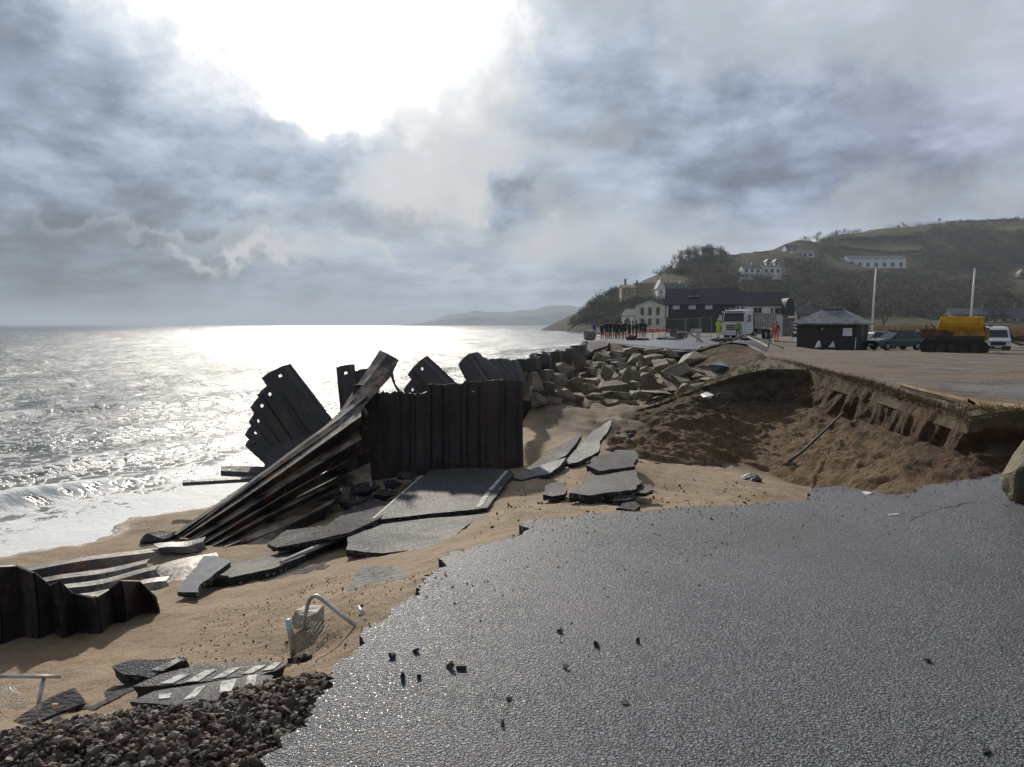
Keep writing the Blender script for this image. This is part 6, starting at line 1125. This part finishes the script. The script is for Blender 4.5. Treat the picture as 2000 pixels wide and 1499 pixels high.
# ------------------------------------------------------------------ people
SKIN = simple('skin', (.45, .27, .19), .6, .08)
def fabric(n_, c): return simple(n_, c, .85, .2, 8)
def person(label, px, py, d, h=1.74, top=(.02, .025, .04), legs=(.02, .02, .025), hair=(.03, .022, .016), yaw=0.0, hood=None, pose='stand', arm=0.0, group=None):
    k = h / 1.75; sk = bpy.data.meshes.new('person'); lean = .0 if pose != 'lean' else .28; st = .16 if pose == 'walk' else .02
    J = [((0, 0, .94), .135), ((0, -lean * .4, 1.15), .125), ((0, -lean * .8, 1.36), .155), ((0, -lean, 1.47), .065), ((0, -lean * 1.1 - .015, 1.60), .088), ((0, -lean * 1.15, 1.70), .078)]
    E = [(0, 1), (1, 2), (2, 3), (3, 4), (4, 5)]
    for s in (-1, 1):
        b = len(J); a_ = arm if s > 0 else arm * .6
        J += [((s * .19, -lean * .85, 1.40), .068), ((s * .235, -lean * .8 - .03 - a_ * .12, 1.14 + a_ * .05), .052), ((s * (.22 - a_ * .06), -lean * .9 - .12 - a_ * .22, .93 + a_ * .22), .036), ((s * (.21 - a_ * .08), -lean * .9 - .16 - a_ * .28, .85 + a_ * .28), .040)]; E += [(2, b), (b, b + 1), (b + 1, b + 2), (b + 2, b + 3)]
        b = len(J); y = s * st
        J += [((s * .095, y * .1, .86), .095), ((s * .11, y * .5 - .02, .50), .066), ((s * .115, y + .02, .10), .045), ((s * .13, y - .15, .045), .040)]; E += [(0, b), (b, b + 1), (b + 1, b + 2), (b + 2, b + 3)]
    sk.from_pydata([tuple(c * k for c in j[0]) for j in J], E, []); o = bpy.data.objects.new('person', sk); COL.objects.link(o)
    md = o.modifiers.new('skin', 'SKIN'); md.use_smooth_shade = True
    for v, j in zip(sk.skin_vertices[0].data, J): v.radius = (j[1] * k * (1.12 if j[0][2] > .85 else 1), j[1] * k)
    sk.skin_vertices[0].data[0].use_root = True
    s2 = o.modifiers.new('sub', 'SUBSURF'); s2.levels = 1; s2.render_levels = 1
    dg = bpy.context.evaluated_depsgraph_get(); me = bpy.data.meshes.new_from_object(o.evaluated_get(dg)); bpy.data.objects.remove(o)
    o = link('person', me, [fabric('jacket', top), fabric('trousers', legs), SKIN, fabric('shoes', (.02, .018, .016))])
    for p in me.polygons:
        c = p.center / k; hand = abs(c.x) > .15 and c.y < -.13 - arm * .2 and .5 < c.z < 1.2
        p.material_index = 3 if c.z < .09 else 1 if c.z < .90 and abs(c.x) < .20 and not hand else 2 if (c.z > 1.49 or (hand and c.z < .9 + arm * .24)) else 0
    g = P(px, py, d=d); o.location = g; o.rotation_euler = (0, 0, yaw); tag(o, label, 'person', group)
    bm = bmesh.new(); bmesh.ops.create_uvsphere(bm, u_segments=12, v_segments=8, radius=1)
    for v in list(bm.verts):
        if not hood and v.co.z < -.15 and v.co.y < .35: bm.verts.remove(v)
    hm = bpy.data.meshes.new('hair'); 
    for v in bm.verts: v.co = Vector((v.co.x * .098 * k, v.co.y * .112 * k - (lean * 1.1 - .02) * k, (v.co.z * .118 + 1.655) * k))
    if hood:
        for v in bm.verts:
            if v.co.y < (-lean * 1.1 - .05) * k and v.co.z < 1.70 * k: v.co.y += .06 * k
    bm.to_mesh(hm); bm.free(); link('hood' if hood else 'hair', hm, fabric('head_cover', hood or hair), o); return o
CW = 'onlookers gathered behind the barrier tape'
dk = [(.015, .018, .028), (.022, .022, .026), (.03, .028, .03), (.014, .02, .03), (.035, .03, .026)]
person('person in a bright blue coat standing at the seaward end of the onlookers', 1160, 664, 70, 1.72, (.03, .07, .20), (.03, .045, .09), yaw=1.2, hood=(.03, .07, .20))
for i, (px, py, h_, c, lb, yw) in enumerate([(1176, 664, 1.55, 0, 'short dark onlooker right of the person in the blue coat', .3), (1185, 663, 1.72, 1, 'dark onlooker in the left half of the group, beside the short one', 2.8), (1192, 663, 1.78, 3, 'taller onlooker in navy left of the middle of the group', .6), (1200, 663, 1.70, 2, 'onlooker in black coat near the middle of the group', -.7), (1206, 663, 1.66, 0, 'onlooker half hidden at the middle of the dark group', 2.2),
        (1213, 663, 1.68, 1, 'onlooker in dark jacket just right of the middle of the group', 3.0), (1220, 663, 1.72, 3, 'onlooker in navy jacket right of the gap in the group', .2), (1229, 663, 1.70, 4, 'onlooker in brown-black coat behind the black dog-sized heap', -1.0), (1236, 663, 1.74, 0, 'second onlooker from the right end of the tight dark group', 1.4), (1243, 663, 1.70, 2, 'onlooker at the right end of the tight dark group', .9),
        (1252, 660, 1.66, 4, 'onlooker in brown standing apart right of the dark group', .0), (1259, 660, 1.62, 1, 'farthest right onlooker, near the concrete ruin', .4)]):
    person(lb, px, py, 70 + (i % 3) * 1.2, h_, dk[c], dk[(c + 2) % 5], yaw=yw, arm=(i % 3) * .4, group=CW, hood=None if i % 3 else dk[c])
HV = (.50, .66, .02); OR = (.72, .13, .05)
person('worker in full yellow high visibility suit with white helmet', 1403, 663, 69, 1.85, HV, HV, yaw=.2, hood=(.62, .62, .6), arm=.5)
person('worker in green-yellow vest standing before the lorry grille', 1441, 662, 71, 1.75, (.20, .34, .06), (.05, .06, .07), yaw=-.3, arm=.5)
person('worker in orange jacket bending forward beside the hut path', 1507, 672, 64, 1.75, OR, (.16, .17, .20), yaw=.9, pose='lean', arm=.8, hair=(.6, .13, .05))
person('worker in orange trousers and dark top beside the bending worker', 1516, 669, 66, 1.78, (.05, .05, .055), OR, yaw=2.4, arm=.3)
# ------------------------------------------------------------------ site clutter around the broken promenade
TAPE = simple('barrier_tape', (.62, .10, .05), .5, .3, 6); LIGHTWOOD = simple('weathered_timber', (.30, .27, .22), .8, .3, 4); DARKWOOD = simple('dark_timber', (.05, .042, .035), .85, .4, 4)
t = empty('barrier', P(1210, 664, d=67)); tag(t, 'red and white barrier tape strung across the promenade before the onlookers', 'barrier tape')
m_ = MB(); tp = [P(1158, 651, d=68), P(1185, 656, d=67), P(1215, 655, d=67), P(1245, 651, d=67), P(1275, 650, d=68), P(1300, 648, d=68)]
for a, b in zip(tp[:-1], tp[1:]): m_.prism([a, b, b + Vector((0, 0, .09)), a + Vector((0, 0, .09))], (0, .01, 0))
wpart('tape', m_, TAPE, t)
for a in tp: m_ = MB(); m_.tube([Vector((a.x, a.y, -.1)), a + Vector((0, 0, .15))], .03, n=6); wpart('post', m_, TAPE, t)
t = empty('barrier', P(1275, 656, d=82)); tag(t, 'orange mesh barrier on the paving right of the onlookers', 'barrier')
for x in (1256, 1268, 1280, 1292, 1304, 1316): m_ = MB(); q = P(x, 646 + (x % 3), d=82); m_.prism([q, q + Vector((.55, .1, 0)), q + Vector((.55, .1, .26)), q + Vector((0, 0, .3))], (0, .03, 0)); wpart('mesh_panel', m_, simple('orange_mesh', (.55, .16, .09), .7), t)
def heras(x0, x1, yt, yb, d, label):
    t = empty('site_fence', P((x0 + x1) / 2, yb, d=d)); tag(t, label, 'fence panel', 'temporary site fence panels'); m_ = MB(); a, b, c, e = P(x0, yb, d=d), P(x1, yb, d=d), P(x1, yt, d=d), P(x0, yt, d=d)
    m_.tube([a, e, c, b], .022, n=6); m_.tube([a.lerp(e, .1), b.lerp(c, .1)], .018, n=6); wpart('tube_frame', m_, GALV, t); m_ = MB()
    for i in range(1, 14): m_.tube([a.lerp(b, i / 14), e.lerp(c, i / 14)], .004, n=4, cap=False)
    for i in range(1, 7): m_.tube([a.lerp(e, i / 7), b.lerp(c, i / 7)], .004, n=4, cap=False)
    wpart('wire_infill', m_, WIRE, t)
heras(1287, 1338, 624, 662, 76, 'left wire fence panel before the dark clad house'); heras(1340, 1366, 622, 662, 76.5, 'middle wire fence panel before the dark clad house'); heras(1368, 1390, 620, 662, 75, 'right wire fence panel beside the yellow worker')
rock('concrete_block', 'tapered dark concrete block at the seaward end of the promenade', P(1152, 655, d=60), (1.05, 1.0, .95), 61, CONC, 'concrete block', npts=22, rough=.02, tilt=.05)
m_ = MB()
def beam(label, a, b, w_, mt, name='timber_beam', group='splintered timbers on the promenade edge'):
    m_ = MB(); A, B = P(*a[:2], d=a[2]), P(*b[:2], d=b[2]); m_.tube([A, A.lerp(B, .5) + Vector((0, 0, .02)), B], w_, n=5); tag(m_.build(name, mt), label, 'timber', group)
beam('pale timber forming the left leg of the A-shaped debris', (1333, 664, 47), (1346, 651, 47), .05, LIGHTWOOD); beam('pale timber forming the right leg of the A-shaped debris', (1346, 651, 47), (1372, 668, 46), .06, LIGHTWOOD)
beam('dark plank lying on top of the soil mound below the lorry', (1428, 667, 40), (1452, 655, 42), .06, DARKWOOD); beam('splintered plank sticking out left over the soil mound', (1405, 671, 41), (1440, 661, 42), .05, DARKWOOD); beam('long grey timber running down the right side of the mound', (1460, 658, 43), (1500, 678, 38), .05, LIGHTWOOD); beam('second grey timber beside the hut path', (1478, 660, 46), (1530, 680, 42), .05, DARKWOOD)
beam('thin stake leaning beside the bending orange worker', (1507, 662, 60), (1517, 682, 56), .035, LIGHTWOOD, 'stake')
tb = empty('table', P(1345, 668, d=58)); tag(tb, 'pale topped table among the debris before the dark house', 'table'); s = 58 / F
m_ = MB(); m_.box((0, 0, .72), (1.7, .7, .06)); m_.build('tabletop', LIGHTWOOD, tb)
for x in (-.7, .7):
    for y in (-.28, .28): m_ = MB(); m_.tube([(x, y, 0), (x, y, .7)], .03, n=6); m_.build('leg', DARKM, tb)
m_ = MB(); g0 = P(1447, 670, d=56); m_.tube([g0, g0 + Vector((0, 0, 1.25))], .04, n=8); pt = m_.build('marker_post', simple('green_post', (.03, .20, .13), .5)); tag(pt, 'green marker post in front of the lorry', 'post')
for px, py, d, sx, sz, lb in ((1232, 661, 58, .9, .55, 'black heap of rubble in front of the onlookers'), (1256, 664, 56, 1.1, .3, 'low black lump right of the black heap'), (1300, 664, 57, 2.0, .45, 'long dark concrete ruin below the dark house'), (1325, 652, 64, 1.6, 1.0, 'dark blockwork stump under the white garage door'), (1398, 664, 50, 1.0, .35, 'broken concrete lump left of the yellow worker'), (1425, 662, 44, 1.3, .4, 'pile of dark broken kerbs on the soil mound'), (1460, 660, 48, 1.2, .4, 'brown rubble heap before the lorry wheels')):
    rock('rubble', lb, P(px, py, d=d), (sx, .9, sz), int(px), CONC if px not in (1232, 1256) else BROKEN, 'rubble', 'rubble on the promenade', rough=.12, npts=14)
slab('asphalt_slab', 'tilted promenade slab curling over the top of the sea wall', ((1146, 692, 41), (1190, 672, 50), (1150, 672, 47)), [(1126, 690), (1140, 676), (1160, 668), (1190, 669), (1186, 676), (1160, 684), (1146, 696)], .16, seed=41)
slab('asphalt_slab', 'pale wet shelf of broken promenade above the boulders', ((1200, 672, 49), (1300, 684, 38), (1340, 668, 50)), [(1192, 670), (1240, 665), (1300, 664), (1352, 666), (1372, 676), (1360, 686), (1330, 687), (1290, 684), (1240, 678)], .22, seed=42, top=simple('wet_shelf', (.13, .13, .14), .24, .3, 2, .6, bump=.2, bscale=10))
slab('asphalt_slab', 'white flat fragment on the ground left of the hut', ((1530, 684, 52), (1560, 687, 50), (1545, 681, 54)), [(1530, 682), (1550, 680), (1562, 684), (1545, 688)], .06, top=FRAMEW, seed=43)
slab('asphalt_slab', 'dark flat plate on the ground at the foot of the hut', ((1552, 681, 56), (1590, 686, 52), (1570, 679, 58)), [(1552, 680), (1578, 681), (1594, 686), (1566, 686)], .07, top=BROKEN, seed=44)
rock('boulder', 'low stone at the far right edge beyond the white van', P(1992, 672, d=60), (1.2, .9, .35), 71, GREYROCK, npts=14); rock('soil_heap', 'long brown soil heap right of the white van', P(1985, 664, d=66), (3.4, 1.4, .8), 72, EARTH, 'soil heap', rough=.15, npts=18)
kb = MB(); kp = [P(*q[:2], d=q[2]) for q in [(1762, 757, 15.8), (1800, 768, 14.6), (1850, 780, 13.4), (1905, 793, 12.45), (1960, 801, 11.75), (2040, 810, 11.1), (2300, 850, 9.4)]]
for a, b in zip(kp[:-1], kp[1:]): kb.prism([a + Vector((0, 0, .0)), b, b + Vector((0, .22, .05)), a + Vector((0, .22, .05))], (0, 0, .05))
tag(kb.build('kerb_strip', simple('sandy_kerb', (.36, .25, .13), .8, .4, 2)), 'sandy ochre kerb along the car park edge above the earth bank', 'kerb')
# gulls
def gull(px, py, d, s, label, roll):
    g = empty('gull', P(px, py, d=d), .6); g.rotation_euler = (0, roll, .6); tag(g, label, 'bird', 'gulls in the sky'); gm = simple('gull_grey', (.12, .12, .13), .8)
    m_ = MB(); m_.tube([(0, -.28, 0), (0, -.18, .02), (0, 0, .03), (0, .2, .01), (0, .34, 0)], [.01, .05, .075, .05, .015], n=8); m_.build('body', gm, g, True)
    for q in (-1, 1): m_ = MB(); m_.prism([(q * .05, -.10, .03), (q * .34, -.16, .20), (q * .75, .06, .12), (q * .36, .02, .18), (q * .05, .12, .03)], (0, 0, .012)); m_.build('wing', gm, g)
    g.scale = (s, s, s)
gull(834, 92, 110, .45, 'dark gull high in the bright gap of cloud', .5); gull(627, 516, 140, .55, 'dark gull low over the sea near the horizon', .2)
# ------------------------------------------------------------------ air
hm = MB(); hm.box((0, 6300, 60), (40000, 13600, 140)); hz_o = hm.build('haze', None); hz_o['kind'] = 'stuff'
hmat = bpy.data.materials.new('haze'); hmat.use_nodes = True; w = NT(hmat.node_tree); w.n.clear(); v = w.add('ShaderNodeVolumePrincipled'); v.inputs['Color'].default_value = (.50, .58, .70, 1); v.inputs['Density'].default_value = .00021; v.inputs['Anisotropy'].default_value = .3
o = w.add('ShaderNodeOutputMaterial'); w.l.new(v.outputs[0], o.inputs['Volume']); hz_o.data.materials.append(hmat)
